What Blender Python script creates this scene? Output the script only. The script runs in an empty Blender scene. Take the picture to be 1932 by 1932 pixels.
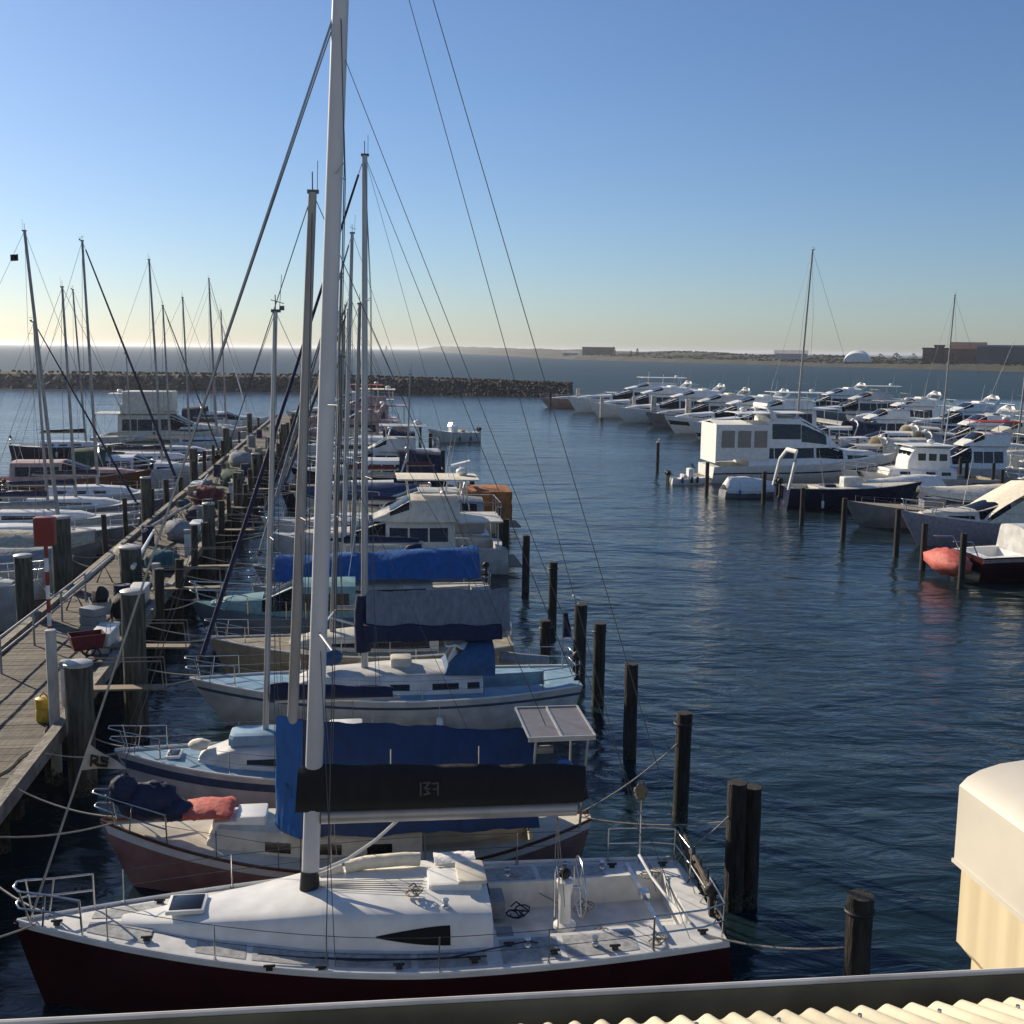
import bpy, math, random
from mathutils import Vector, Matrix
random.seed(7)
S = bpy.context.scene
COL = S.collection
PI = math.pi

# ------------------------------------------------------------ camera, light
H = 10.8; F = 2120.; HALF = 966.
pit = math.atan((966-660)/F); rol = 0.0119
sp, cp, sr, cr = math.sin(pit), math.cos(pit), math.sin(rol), math.cos(rol)
R_ = Vector((cr, sp*sr, cp*sr)); U_ = Vector((-sr, sp*cr, cp*cr)); W_ = Vector((0, cp, -sp))
cd = bpy.data.cameras.new('camera'); cam = bpy.data.objects.new('camera', cd); COL.objects.link(cam)
M = Matrix((R_, U_, -W_)).transposed().to_4x4(); M.translation = (0, 0, H)
cam.matrix_world = M
cd.sensor_fit = 'HORIZONTAL'; cd.sensor_width = 36; cd.lens = 36*F/(2*HALF)
cd.clip_start = .1; cd.clip_end = 60000
S.camera = cam
S.render.resolution_x = 1024; S.render.resolution_y = 1024

SUN_AZ = math.radians(-48); SUN_EL = math.radians(25)
w = bpy.data.worlds.new('World'); S.world = w; w.use_nodes = True
nt = w.node_tree; bg = nt.nodes['Background']
sky = nt.nodes.new('ShaderNodeTexSky'); sky.sky_type = 'NISHITA'; sky.sun_disc = False
sky.sun_elevation = SUN_EL; sky.sun_rotation = SUN_AZ; sky.altitude = 0
sky.air_density = 1.0; sky.dust_density = 0.4; sky.ozone_density = 4.0
cool = nt.nodes.new('ShaderNodeMixRGB'); cool.blend_type = 'MULTIPLY'; cool.inputs[0].default_value = 1; cool.inputs[2].default_value = (.91, .99, 1.15, 1)
nt.links.new(sky.outputs[0], cool.inputs[1]); nt.links.new(cool.outputs[0], bg.inputs[0]); bg.inputs[1].default_value = .069
ld = bpy.data.lights.new('sun', 'SUN'); ld.energy = 5.0; ld.angle = math.radians(.53); ld.color = (1, .87, .68)
sun = bpy.data.objects.new('sun', ld); COL.objects.link(sun)
sd = Vector((math.sin(SUN_AZ)*math.cos(SUN_EL), math.cos(SUN_AZ)*math.cos(SUN_EL), math.sin(SUN_EL)))
sun.rotation_euler = sd.to_track_quat('Z', 'Y').to_euler(); sun.location = (-20, 10, 40)
S.view_settings.view_transform = 'Standard'; S.view_settings.look = 'None'
S.view_settings.exposure = 0.38; S.view_settings.gamma = 1

# ------------------------------------------------------------ marina grid
TH = math.atan((670-966)/F)
ct, st_ = math.cos(TH), math.sin(TH)
def XY(s, t): return (s*st_+t*ct, s*ct-t*st_)
HR = -TH                 # heading of +v (towards the fairway / right)
HL = PI-TH               # heading of -v
def ray(px, py): return W_+R_*((px-HALF)/F)+U_*((HALF-py)/F)
def G(px, py, z):
    d = ray(px, py); k = (z-H)/d.z; return Vector((d.x*k, d.y*k, z))
def TZ(px, py, s):
    d = ray(px, py); ds = d.x*st_+d.y*ct; k = s/ds
    x, y = d.x*k, d.y*k
    return x*ct-y*st_, H+d.z*k

# ------------------------------------------------------------ materials
MATS = {}
def mat(name, c, rough=.5, metal=0, var=.12, scale=6, c2=None, bump=0, bscale=30, spec=.5, coat=0, stretch=(1, 1, 1), det=4):
    if name in MATS: return MATS[name]
    m = bpy.data.materials.new(name); m.use_nodes = True; n = m.node_tree; b = n.nodes['Principled BSDF']
    tc = n.nodes.new('ShaderNodeTexCoord'); mp = n.nodes.new('ShaderNodeMapping'); mp.inputs['Scale'].default_value = stretch
    n.links.new(tc.outputs['Object'], mp.inputs[0])
    no = n.nodes.new('ShaderNodeTexNoise'); no.inputs['Scale'].default_value = scale; no.inputs['Detail'].default_value = det
    n.links.new(mp.outputs[0], no.inputs[0])
    rp = n.nodes.new('ShaderNodeValToRGB'); rp.color_ramp.elements[0].position = .32; rp.color_ramp.elements[1].position = .68
    a = c2 if c2 else tuple(x*(1-var*2.2) for x in c)
    rp.color_ramp.elements[0].color = (*a, 1); rp.color_ramp.elements[1].color = (*[min(1, x*(1+var*.6)) for x in c], 1)
    n.links.new(no.outputs[0], rp.inputs[0]); n.links.new(rp.outputs[0], b.inputs['Base Color'])
    b.inputs['Roughness'].default_value = rough; b.inputs['Metallic'].default_value = metal
    b.inputs['Specular IOR Level'].default_value = spec; b.inputs['Coat Weight'].default_value = coat
    if bump:
        n2 = n.nodes.new('ShaderNodeTexNoise'); n2.inputs['Scale'].default_value = bscale; n2.inputs['Detail'].default_value = 5
        n.links.new(mp.outputs[0], n2.inputs[0])
        bp = n.nodes.new('ShaderNodeBump'); bp.inputs['Strength'].default_value = bump; bp.inputs['Distance'].default_value = .05
        n.links.new(n2.outputs[0], bp.inputs['Height']); n.links.new(bp.outputs[0], b.inputs['Normal'])
    MATS[name] = m; return m
WHITE = mat('white_gelcoat', (.78, .775, .74), .32, var=.07, scale=2.5)
CREAM = mat('cream_gelcoat', (.62, .58, .48), .4, var=.1, scale=3)
OFFW = mat('aged_white_gelcoat', (.60, .595, .565), .45, var=.13, scale=2)
GREYH = mat('grey_paint', (.20, .21, .22), .45, var=.14, scale=2)
LBLUE = mat('light_blue_deck_paint', (.22, .36, .47), .5, var=.12, scale=3)
BLUEGREY = mat('blue_grey_paint', (.13, .18, .23), .45, var=.12, scale=2)
NAVY = mat('navy_paint', (.008, .014, .045), .25, var=.12)
MAROON = mat('maroon_paint', (.034, .006, .008), .28, var=.15, scale=1.5, coat=.3)
SALMON = mat('salmon_paint', (.36, .19, .17), .5, var=.16, scale=2)
PINKH = mat('pale_pink_paint', (.45, .30, .27), .5, var=.12, scale=2)
GREENH = mat('dark_green_paint', (.03, .06, .045), .4, var=.12)
BROWNH = mat('brown_varnished_wood', (.12, .045, .022), .4, var=.25, stretch=(1, 6, 6))
TEAK = mat('weathered_teak', (.26, .20, .13), .75, var=.2, stretch=(1, 8, 1), bump=.3)
TAN = mat('tan_deck_paint', (.34, .29, .19), .6, var=.16, scale=3)
GLASS = mat('dark_tinted_glass', (.010, .012, .016), .16, var=.2, spec=.4)
ALU = mat('anodised_aluminium', (.44, .43, .42), .38, metal=.35, var=.07, scale=3, stretch=(1, 1, .3))
ALUG = mat('grey_painted_spar', (.31, .30, .29), .45, metal=.2, var=.1, scale=3)
TANSPAR = mat('varnished_brown_spar', (.36, .33, .295), .45, var=.14, scale=3, stretch=(1, 1, .2))
STEEL = mat('stainless_steel', (.55, .55, .55), .22, metal=.9, var=.06)
WIRE = mat('rigging_wire', (.10, .105, .11), .45, metal=.4, var=.1)
WIREL = mat('pale_rigging_rod', (.34, .34, .33), .4, metal=.3, var=.08)
ROPE = mat('pale_rope', (.33, .30, .25), .9, var=.2, scale=30)
BLACKR = mat('black_rubber', (.012, .012, .013), .6, var=.2)
BLACKC = mat('black_canvas', (.008, .008, .009), .85, var=.2, scale=4, bump=.3, bscale=4, stretch=(1.5, 1.5, .5))
NAVYC = mat('navy_canvas', (.008, .016, .06), .8, var=.2, scale=4, bump=.6, bscale=7)
BLUEC = mat('royal_blue_tarpaulin', (.004, .032, .115), .6, var=.14, scale=3, bump=.5, bscale=4, stretch=(1.6, 1.6, .35))
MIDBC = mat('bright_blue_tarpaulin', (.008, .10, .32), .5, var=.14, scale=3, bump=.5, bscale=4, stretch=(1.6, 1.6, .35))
GREYC = mat('grey_canvas', (.26, .28, .30), .85, var=.12, scale=4, bump=.5, bscale=7)
BEIGEC = mat('beige_canvas', (.46, .42, .32), .85, var=.12, scale=5, bump=.6, bscale=8)
CREAMC = mat('cream_canvas', (.78, .71, .56), .85, var=.08, scale=5, bump=.5, bscale=8)
WHITEC = mat('white_canvas', (.82, .80, .75), .8, var=.07, scale=5, bump=.5, bscale=8)
GREENC = mat('green_canvas', (.02, .07, .05), .85, var=.2, scale=4, bump=.5)
TEALC = mat('teal_canvas', (.03, .13, .15), .85, var=.2, scale=4, bump=.5)
REDC = mat('red_fabric', (.42, .03, .025), .7, var=.18, scale=5, bump=.6, bscale=10)
CORAL = mat('faded_red_fabric', (.56, .12, .09), .7, var=.15, scale=5, bump=.35, bscale=7)
MARC = mat('burgundy_canvas', (.13, .012, .02), .8, var=.2, scale=5, bump=.4)
ORANGEC = mat('rust_orange_canvas', (.42, .15, .035), .75, var=.25, scale=2, bump=.6, bscale=7)
YELLOW = mat('yellow_plastic', (.55, .34, .02), .5, var=.15, scale=8)
REDP = mat('red_painted_steel', (.24, .015, .013), .4, var=.15, scale=4)
BLUEP = mat('blue_plastic', (.02, .12, .38), .4, var=.1, scale=8)
LEAD = mat('light_grey_nonskid', (.64, .64, .62), .7, var=.08, scale=4, bump=.15, bscale=120)
PILE = mat('tarred_timber_pile', (.030, .025, .020), .8, var=.45, scale=2.5, stretch=(4, 4, .6), bump=.9, bscale=9)
PILEG = mat('weathered_grey_green_pile', (.085, .088, .07), .85, var=.35, scale=2.5, stretch=(4, 4, .5), bump=.9, bscale=9)
PALEP = mat('pale_concrete_pile', (.48, .46, .42), .8, var=.14, scale=4, stretch=(1, 1, .4))
LED = mat('galvanised_cap', (.40, .40, .385), .45, metal=.3, var=.1)

def tide(m, dark=(.010, .012, .008), shell=(.11, .105, .09)):
    n = m.node_tree; b = n.nodes['Principled BSDF']; old = b.inputs['Base Color'].links[0].from_socket
    g = n.nodes.new('ShaderNodeNewGeometry'); sx = n.nodes.new('ShaderNodeSeparateXYZ'); n.links.new(g.outputs['Position'], sx.inputs[0])
    no = n.nodes.new('ShaderNodeTexNoise'); no.inputs['Scale'].default_value = 9; n.links.new(g.outputs['Position'], no.inputs[0])
    ma = n.nodes.new('ShaderNodeMath'); ma.operation = 'MULTIPLY_ADD'; ma.inputs[1].default_value = .7; n.links.new(no.outputs[0], ma.inputs[0]); n.links.new(sx.outputs['Z'], ma.inputs[2])
    r = n.nodes.new('ShaderNodeValToRGB'); e = r.color_ramp.elements; e[0].position = .62; e[0].color = (1, 1, 1, 1); e[1].position = .80; e[1].color = (0, 0, 0, 1)
    n.links.new(ma.outputs[0], r.inputs[0]); mx = n.nodes.new('ShaderNodeMixRGB'); n.links.new(r.outputs[0], mx.inputs[0]); n.links.new(old, mx.inputs[1])
    r2 = n.nodes.new('ShaderNodeValToRGB'); e = r2.color_ramp.elements; e[0].position = .50; e[0].color = (*dark, 1); e[1].position = .66; e[1].color = (*shell, 1)
    n2 = n.nodes.new('ShaderNodeTexNoise'); n2.inputs['Scale'].default_value = 22; n2.inputs['Detail'].default_value = 5; n.links.new(g.outputs['Position'], n2.inputs[0]); n.links.new(n2.outputs[0], r2.inputs[0])
    n.links.new(r2.outputs[0], mx.inputs[2]); n.links.new(mx.outputs[0], b.inputs['Base Color'])
for m_ in (PILE, PILEG, PALEP): tide(m_)
def wood_mat():
    m = bpy.data.materials.new('jetty_planking'); m.use_nodes = True; n = m.node_tree; b = n.nodes['Principled BSDF']
    g = n.nodes.new('ShaderNodeNewGeometry'); tc = n.nodes.new('ShaderNodeTexCoord'); mp = n.nodes.new('ShaderNodeMapping')
    mp.inputs['Scale'].default_value = (14, .8, 2); n.links.new(tc.outputs['Object'], mp.inputs[0])
    no = n.nodes.new('ShaderNodeTexNoise'); no.inputs['Scale'].default_value = 2.2; no.inputs['Detail'].default_value = 6
    n.links.new(mp.outputs[0], no.inputs[0])
    no2 = n.nodes.new('ShaderNodeTexNoise'); no2.inputs['Scale'].default_value = .7; n.links.new(tc.outputs['Object'], no2.inputs[0])
    ad = n.nodes.new('ShaderNodeMath'); ad.operation = 'ADD'; n.links.new(no.outputs[0], ad.inputs[0])
    mu = n.nodes.new('ShaderNodeMath'); mu.operation = 'MULTIPLY_ADD'; mu.inputs[1].default_value = .35; mu.inputs[2].default_value = -.18
    n.links.new(g.outputs['Random Per Island'], mu.inputs[0]); n.links.new(mu.outputs[0], ad.inputs[1])
    rp = n.nodes.new('ShaderNodeValToRGB'); e = rp.color_ramp.elements
    e[0].position = .3; e[0].color = (.05, .042, .033, 1); e[1].position = .74; e[1].color = (.21, .18, .14, 1)
    n.links.new(ad.outputs[0], rp.inputs[0])
    mx = n.nodes.new('ShaderNodeMixRGB'); mx.blend_type = 'MULTIPLY'; mx.inputs[0].default_value = .5
    n.links.new(rp.outputs[0], mx.inputs[1]); n.links.new(no2.outputs[0], mx.inputs[2])
    n.links.new(mx.outputs[0], b.inputs['Base Color']); b.inputs['Roughness'].default_value = .85
    bp = n.nodes.new('ShaderNodeBump'); bp.inputs['Strength'].default_value = .5; bp.inputs['Distance'].default_value = .02
    n.links.new(no.outputs[0], bp.inputs['Height']); n.links.new(bp.outputs[0], b.inputs['Normal'])
    return m
PLANK = wood_mat()

def water_mat():
    m = bpy.data.materials.new('harbour_water'); m.use_nodes = True; n = m.node_tree; b = n.nodes['Principled BSDF']
    b.inputs['Base Color'].default_value = (.009, .021, .026, 1); b.inputs['Roughness'].default_value = .11
    b.inputs['IOR'].default_value = 1.33; b.inputs['Specular IOR Level'].default_value = .5
    g = n.nodes.new('ShaderNodeNewGeometry')
    def nz(scale, rot, sx, sy, det, dist=0):
        mp = n.nodes.new('ShaderNodeMapping'); mp.inputs['Rotation'].default_value = (0, 0, rot); mp.inputs['Scale'].default_value = (sx, sy, 1)
        n.links.new(g.outputs['Position'], mp.inputs[0])
        no = n.nodes.new('ShaderNodeTexNoise'); no.inputs['Scale'].default_value = scale; no.inputs['Detail'].default_value = det
        no.inputs['Roughness'].default_value = .55; no.inputs['Distortion'].default_value = dist
        n.links.new(mp.outputs[0], no.inputs[0]); return no
    a = nz(1.25, .25, .55, 1.25, 4, .6); c = nz(.22, -.3, .7, 1.1, 3, .3); d = nz(.035, .1, 1, 1, 2)
    # gusts: the ripples are stronger in some patches than in others
    m1 = n.nodes.new('ShaderNodeMapRange'); m1.inputs[1].default_value = .35; m1.inputs[2].default_value = .65; m1.inputs[3].default_value = .4; m1.inputs[4].default_value = 1.2
    n.links.new(d.outputs[0], m1.inputs[0])
    b1 = n.nodes.new('ShaderNodeBump'); b1.inputs['Distance'].default_value = .235
    mm = n.nodes.new('ShaderNodeMath'); mm.operation = 'MULTIPLY'; mm.inputs[1].default_value = .5
    n.links.new(m1.outputs[0], mm.inputs[0]); n.links.new(mm.outputs[0], b1.inputs['Strength'])
    n.links.new(a.outputs[0], b1.inputs['Height'])
    b2 = n.nodes.new('ShaderNodeBump'); b2.inputs['Strength'].default_value = .5; b2.inputs['Distance'].default_value = .85
    n.links.new(c.outputs[0], b2.inputs['Height']); n.links.new(b1.outputs[0], b2.inputs['Normal'])
    n.links.new(b2.outputs[0], b.inputs['Normal'])
    sx = n.nodes.new('ShaderNodeSeparateXYZ'); n.links.new(g.outputs['Position'], sx.inputs[0])
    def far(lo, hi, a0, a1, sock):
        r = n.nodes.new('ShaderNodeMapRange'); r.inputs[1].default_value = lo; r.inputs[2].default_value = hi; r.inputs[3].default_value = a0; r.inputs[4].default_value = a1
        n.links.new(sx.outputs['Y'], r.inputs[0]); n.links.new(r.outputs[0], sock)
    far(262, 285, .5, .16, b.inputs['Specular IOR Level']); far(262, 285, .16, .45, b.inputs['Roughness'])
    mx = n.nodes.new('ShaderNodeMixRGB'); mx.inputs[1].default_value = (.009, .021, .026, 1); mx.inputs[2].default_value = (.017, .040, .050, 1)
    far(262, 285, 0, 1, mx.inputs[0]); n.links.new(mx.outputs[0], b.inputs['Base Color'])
    return m

# ------------------------------------------------------------ mesh helpers
class MB:
    def __init__(s): s.v = []; s.f = []
    def add(s, vs, fs):
        o = len(s.v); s.v += [tuple(v) for v in vs]; s.f += [tuple(i+o for i in f) for f in fs]; return s
    def box(s, x0, x1, y0, y1, z0, z1, M=None):
        vs = [Vector((x, y, z)) for z in (z0, z1) for y in (y0, y1) for x in (x0, x1)]
        if M: vs = [M @ v for v in vs]
        return s.add(vs, [(0, 2, 3, 1), (4, 5, 7, 6), (0, 1, 5, 4), (2, 6, 7, 3), (0, 4, 6, 2), (1, 3, 7, 5)])
    def tube(s, pts, r, n=6, r2=None, sq=1.0, closed=False):
        pts = [Vector(p) for p in pts]; m = len(pts); rings = []
        for i, p in enumerate(pts):
            a = pts[max(i-1, 0)]; b = pts[min(i+1, m-1)]
            if closed: a = pts[(i-1) % m]; b = pts[(i+1) % m]
            d = (b-a).normalized(); up = Vector((0, 0, 1)) if abs(d.z) < .9 else Vector((0, 1, 0))
            e1 = d.cross(up).normalized(); e2 = d.cross(e1)
            rr = r if r2 is None else r+(r2-r)*i/(m-1)
            rings.append([p+e1*math.cos(2*PI*k/n)*rr+e2*math.sin(2*PI*k/n)*rr*sq for k in range(n)])
        return s.loft(rings, cap=not closed, wrap=True, loop=closed)
    def loft(s, rings, cap=True, wrap=True, loop=False):
        n = len(rings[0]); o = []; f = []
        for r in rings: o += r
        k = len(rings)
        for i in range(k if loop else k-1):
            j2 = (i+1) % k
            for j in range(n if wrap else n-1):
                a = i*n+j; b = i*n+(j+1) % n; c = j2*n+(j+1) % n; d = j2*n+j
                f.append((a, b, c, d))
        if cap and not loop: f.append(tuple(range(n))[::-1]); f.append(tuple((k-1)*n+j for j in range(n)))
        return s.add(o, f)
    def grid(s, fn, nu, nv):
        vs = [fn(i/nu, j/nv) for i in range(nu+1) for j in range(nv+1)]
        return s.add(vs, [(i*(nv+1)+j, (i+1)*(nv+1)+j, (i+1)*(nv+1)+j+1, i*(nv+1)+j+1) for i in range(nu) for j in range(nv)])
    def slab(s, fn, nu, nv, th):          # a sheet with real thickness
        g = [[Vector(fn(i/nu, j/nv)) for j in range(nv+1)] for i in range(nu+1)]
        def nrm(i, j):
            a = g[min(i+1, nu)][j]-g[max(i-1, 0)][j]; b = g[i][min(j+1, nv)]-g[i][max(j-1, 0)]
            c = a.cross(b); return c.normalized() if c.length > 1e-9 else Vector((0, 0, 1))
        top = [g[i][j] for i in range(nu+1) for j in range(nv+1)]
        bot = [g[i][j]-nrm(i, j)*th for i in range(nu+1) for j in range(nv+1)]
        N = len(top); W = nv+1; f = []
        for i in range(nu):
            for j in range(nv):
                q = (i*W+j, (i+1)*W+j, (i+1)*W+j+1, i*W+j+1); f.append(q); f.append(tuple(N+k for k in q[::-1]))
        for i in range(nu):
            f.append((i*W, N+i*W, N+(i+1)*W, (i+1)*W)); a = i*W+nv; f.append((a, a+W, N+a+W, N+a))
        for j in range(nv):
            f.append((j, j+1, N+j+1, N+j)); a = nu*W+j; f.append((a, N+a, N+a+1, a+1))
        return s.add(top+bot, f)
    def ball(s, c, r, nu=10, nv=7, f=None):
        c = Vector(c); rr = r if isinstance(r, (tuple, list)) else (r, r, r); rings = []
        for i in range(nv+1):
            a = PI*(i+.001)/(nv+.002)
            ring = []
            for j in range(nu):
                d = Vector((math.sin(a)*math.cos(2*PI*j/nu), math.sin(a)*math.sin(2*PI*j/nu), math.cos(a)))
                k = f(d) if f else 1
                ring.append(c+Vector((d.x*rr[0], d.y*rr[1], d.z*rr[2]))*k)
            rings.append(ring)
        return s.loft(rings)
    def build(s, name, m, parent=None, smooth=35):
        me = bpy.data.meshes.new(name); me.from_pydata(s.v, [], s.f); me.materials.append(m); me.validate()
        if smooth:
            for p in me.polygons: p.use_smooth = True
            me.set_sharp_from_angle(angle=math.radians(smooth))
        me.update()
        o = bpy.data.objects.new(name, me); COL.objects.link(o)
        if parent: o.parent = parent
        return o

def tag(o, label, cat, group=None, kind=None):
    if label: o['label'] = label
    if cat: o['category'] = cat
    if group: o['group'] = group
    if kind: o['kind'] = kind
    return o
def empty(name, loc, rz, label, cat, group=None):
    o = bpy.data.objects.new(name, None); COL.objects.link(o); o.location = loc; o.rotation_euler = (0, 0, rz)
    o.empty_display_size = .5
    return tag(o, label, cat, group)
def copy_tree(o, parent=None):
    c = o.copy(); COL.objects.link(c); c.parent = parent
    for ch in o.children: copy_tree(ch, c)
    return c
def wob(*a):
    x = sum(v*k for v, k in zip(a, (1.7, 2.9, 4.3)))
    return math.sin(x*1.3)*.5+math.sin(x*2.7+1.1)*.3+math.sin(x*5.1+.4)*.2

# ------------------------------------------------------------ setting
gm = MB(); gm.grid(lambda u, v: (-9000+18000*u, -60+14000*v, 0), 40, 40)
tag(gm.build('water', water_mat(), smooth=0), 'dark blue rippled harbour water and open sea behind the breakwater', None, kind='structure')

# ------------------------------------------------------------ boat kit
class Hull:
    """fair hull: x from the stern (0) to the bow (L), z sheer from (stern, low, bow)"""
    def __init__(s, L, B, fb, st=.75, over=.9, rake=.1, um=.42, bp=2.1, flare=.18, low=.38):
        s.L, s.B, s.fb, s.st, s.over, s.rake, s.um, s.bp, s.flare, s.low = L, B, fb, st, over, rake, um, bp, flare, low
    def w(s, x):
        u = min(max(x/s.L, 0), 1)
        if u < s.um: k = s.st+(1-s.st)*(1-((s.um-u)/s.um)**2)
        else: k = max(0, 1-((u-s.um)/(1-s.um))**s.bp)
        return max(.015, s.B/2*k)
    def z(s, x):
        u = min(max(x/s.L, 0), 1); a, m, b = s.fb
        if u < s.low: return m+(a-m)*((s.low-u)/s.low)**2
        return m+(b-m)*((u-s.low)/(1-s.low))**2
    def pt(s, u, v, side, off=0):
        x = u*s.L; w = s.w(x); z0 = s.z(x); z = z0*(1-v)-.4*v
        k = max(0., 1-s.flare*v-(.28+.3*u*u)*v**3.0) if u > 0 else 1-s.flare*v*.5-.2*v**3
        xx = x-s.over*(v**1.15)*max(0, (u-.55)/.45)**2*1.0+s.rake*v*max(0, 1-u*6)
        return (xx, side*(w*k+off), z)
def boat_hull(h, m, root, n=22, stripe=None, rail=None, boot=None, name='hull'):
    mb = MB(); nv = 6
    rings = []
    for i in range(n+1):
        u = i/n; u = u**.92
        ring = [h.pt(u, j/nv, 1) for j in range(nv+1)]+[h.pt(u, j/nv, -1) for j in range(nv, -1, -1)]
        rings.append([Vector(p) for p in ring])
    mb.loft(rings, cap=True, wrap=False)
    o = mb.build(name, m, root, 50)
    def band(v0, v1, mm, nm, u0=0., u1=.995):
        b = MB()
        for sd_ in (1, -1):
            b.slab(lambda a, c: h.pt((u0+(u1-u0)*a)**.92, v0+(v1-v0)*c, sd_, .010), n, 1, .018*sd_)
        b.build(nm, mm, root, 50)
    if stripe: band(stripe[0], stripe[1], stripe[2], 'stripe')
    if boot: band(.66, .80, boot, 'waterline_stripe', .0, .97)
    if rail:
        b = MB()
        for sd_ in (1, -1):
            b.tube([Vector(h.pt((i/n)**.92, 0, sd_, .012))+Vector((0, 0, .012)) for i in range(n+1)], .03, 5)
        b.build('rub_rail', rail, root)
    return o
def boat_deck(h, m, root, cock=None, camber=.07, n=22, name='deck'):
    """cock=(x0,x1,halfwidth,depth): a real well let into the deck"""
    xs = [h.L*((i/n)**.92) for i in range(n+1)]
    if cock:
        xs = [x for x in xs if abs(x-cock[0]) > .06 and abs(x-cock[1]) > .06]
        xs += [cock[0]-.012, cock[0]+.012, cock[1]-.012, cock[1]+.012]; xs = sorted(x for x in xs if x >= 0)
    rows = []
    for x in xs:
        w = h.w(x)-.004; z0 = h.z(x)-.035
        cw = min(cock[2], w*.8) if cock else w*.5
        ys = [-w, -(w+cw)/2, -cw-.012, -cw+.012, 0, cw-.012, cw+.012, (w+cw)/2, w]
        r = []
        for j, y in enumerate(ys):
            z = z0+camber*(1-(y/w)**2)*min(1, w)
            if cock and cock[0] < x < cock[1] and 3 <= j <= 5: z = z0-cock[3]
            r.append(Vector((x, y, z)))
        rows.append(r)
    b = MB(); b.loft(rows, cap=False, wrap=False); return b.build(name, m, root, 30)
class House:
    """superstructure: prof = [(x, height, half width)], bottom follows the sheer minus sink"""
    def __init__(s, h, prof, z0=None, taper=.8, crown=.06, sink=.05):
        s.h, s.prof, s.z0, s.taper, s.crown, s.sink = h, prof, z0, taper, crown, sink
    def at(s, x):
        p = s.prof
        if x <= p[0][0]: return p[0][1:]
        for a, b in zip(p, p[1:]):
            if x <= b[0]:
                k = (x-a[0])/(b[0]-a[0]); k = k*k*(3-2*k)*.35+k*.65
                return a[1]+(b[1]-a[1])*k, a[2]+(b[2]-a[2])*k
        return p[-1][1:]
    def pt(s, x, q, off=0):
        """q 0..1 round the section, left base - top - right base"""
        hh, ww = s.at(x); zb = (s.z0 if s.z0 is not None else s.h.z(x))-s.sink
        base = ww; t = s.taper
        pts = [(1, 0), (1-(1-t)*.85, .80), (t-.05, .94), (t*.5, 1.0), (0, 1.0)]
        Q = [0, .28, .34, .43, .5]; k = q if q <= .5 else 1-q; sg = 1 if q <= .5 else -1
        for i in range(4):
            if k <= Q[i+1]+1e-9:
                f = (k-Q[i])/(Q[i+1]-Q[i]); a, b = pts[i], pts[i+1]; yy = a[0]+(b[0]-a[0])*f; zz = a[1]+(b[1]-a[1])*f; break
        c = s.crown*(1-yy*yy) if zz > .85 else 0
        y = base*yy; z = zb+(hh+s.sink)*zz+c
        if off:
            n = (1, .25) if k <= .28 else ((.7, .7) if k < .34 else (0, 1))
            y += n[0]*off; z += n[1]*off
        return Vector((x, sg*y, z))
def house_mesh(H_, m, root, n=16, name='cabin', step=None):
    b = MB(); qs = [0, .14, .28, .31, .34, .39, .43, .5, .57, .61, .66, .69, .72, .86, 1]
    x0, x1 = H_.prof[0][0], H_.prof[-1][0]; xs = sorted(set([x0+(x1-x0)*i/n for i in range(n+1)]+[p[0] for p in H_.prof]))
    rings = [[H_.pt(x, q) for q in qs] for x in xs]
    b.loft(rings, cap=True, wrap=True)
    return b.build(name, m, root, 38)
def window(H_, parent, xa, xb, qa, qb, m=GLASS, name='window', both=True, tear=0, n=8, off=.012, mirror=True):
    """glass panel lying on the house surface. tear>0 narrows to a point at the forward end"""
    out = []
    for sg in ((0, 1) if both else (0,)):
        b = MB()
        def fn(a, c):
            x = xa+(xb-xa)*a; mid = qa+(qb-qa)*.45; k = 1-tear*a**1.6
            q = mid+(qa+(qb-qa)*c-mid)*k
            return H_.pt(x, q if not sg else 1-q, off)
        b.slab(fn, n, 3 if qb-qa < .3 else 14, .009*(1 if sg else -1)); out.append(b.build(name, m, parent, 40))
    return out
def wire(root, name, a, b, r=.008, m=WIRE, n=5, sag=0, k=2):
    a = Vector(a); b = Vector(b); k = max(k, 8 if sag else 2)
    pts = [a+(b-a)*(i/(k-1))-Vector((0, 0, sag*4*(i/(k-1))*(1-i/(k-1)))) for i in range(k)]
    q = MB(); q.tube(pts, r, n); return q.build(name, m, root)
def mast(root, x, z0, z1, rake=0., r=.08, m=ALU, n=10, r2=None, spread=None, name='mast', head=True):
    b = MB(); a = Vector((x, 0, z0)); c = Vector((x-rake, 0, z1)); K = 8
    b.tube([a+(c-a)*(i/K) for i in range(K+1)], r, n, r2 or r*.62, sq=.72)
    o = b.build(name, m, root, 60)
    if spread:
        for i, (fz, wd) in enumerate(spread):
            p = a+(c-a)*((fz-z0)/(z1-z0))
            for sg in (1, -1):
                q = MB(); q.tube([p, p+Vector((-wd*.18, sg*wd, .05))], .022, 6, .014, sq=.5); q.build('spreader', m, o)
    if head:
        q = MB(); q.box(c.x-.12, c.x+.10, -.03, .03, c.z-.02, c.z+.05); q.tube([c, c+Vector((0, 0, .38))], .012, 5)
        e_ = random.random()
        if e_ > .35: q.tube([c+Vector((-.30*e_, .05, .2*e_+.05)), c+Vector((.10, .1*e_, .26))], .009, 4)
        if e_ < .7: q.tube([c+Vector((-.09, 0, .03)), c+Vector((-.09-.1*e_, .04, .5+.5*e_))], .006, 4)
        if e_ > .6: q.box(c.x-.20, c.x-.10, -.05, .05, c.z+.03, c.z+.13)
        q.build('masthead_fitting', WIRE, o)
    return o, c
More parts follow.
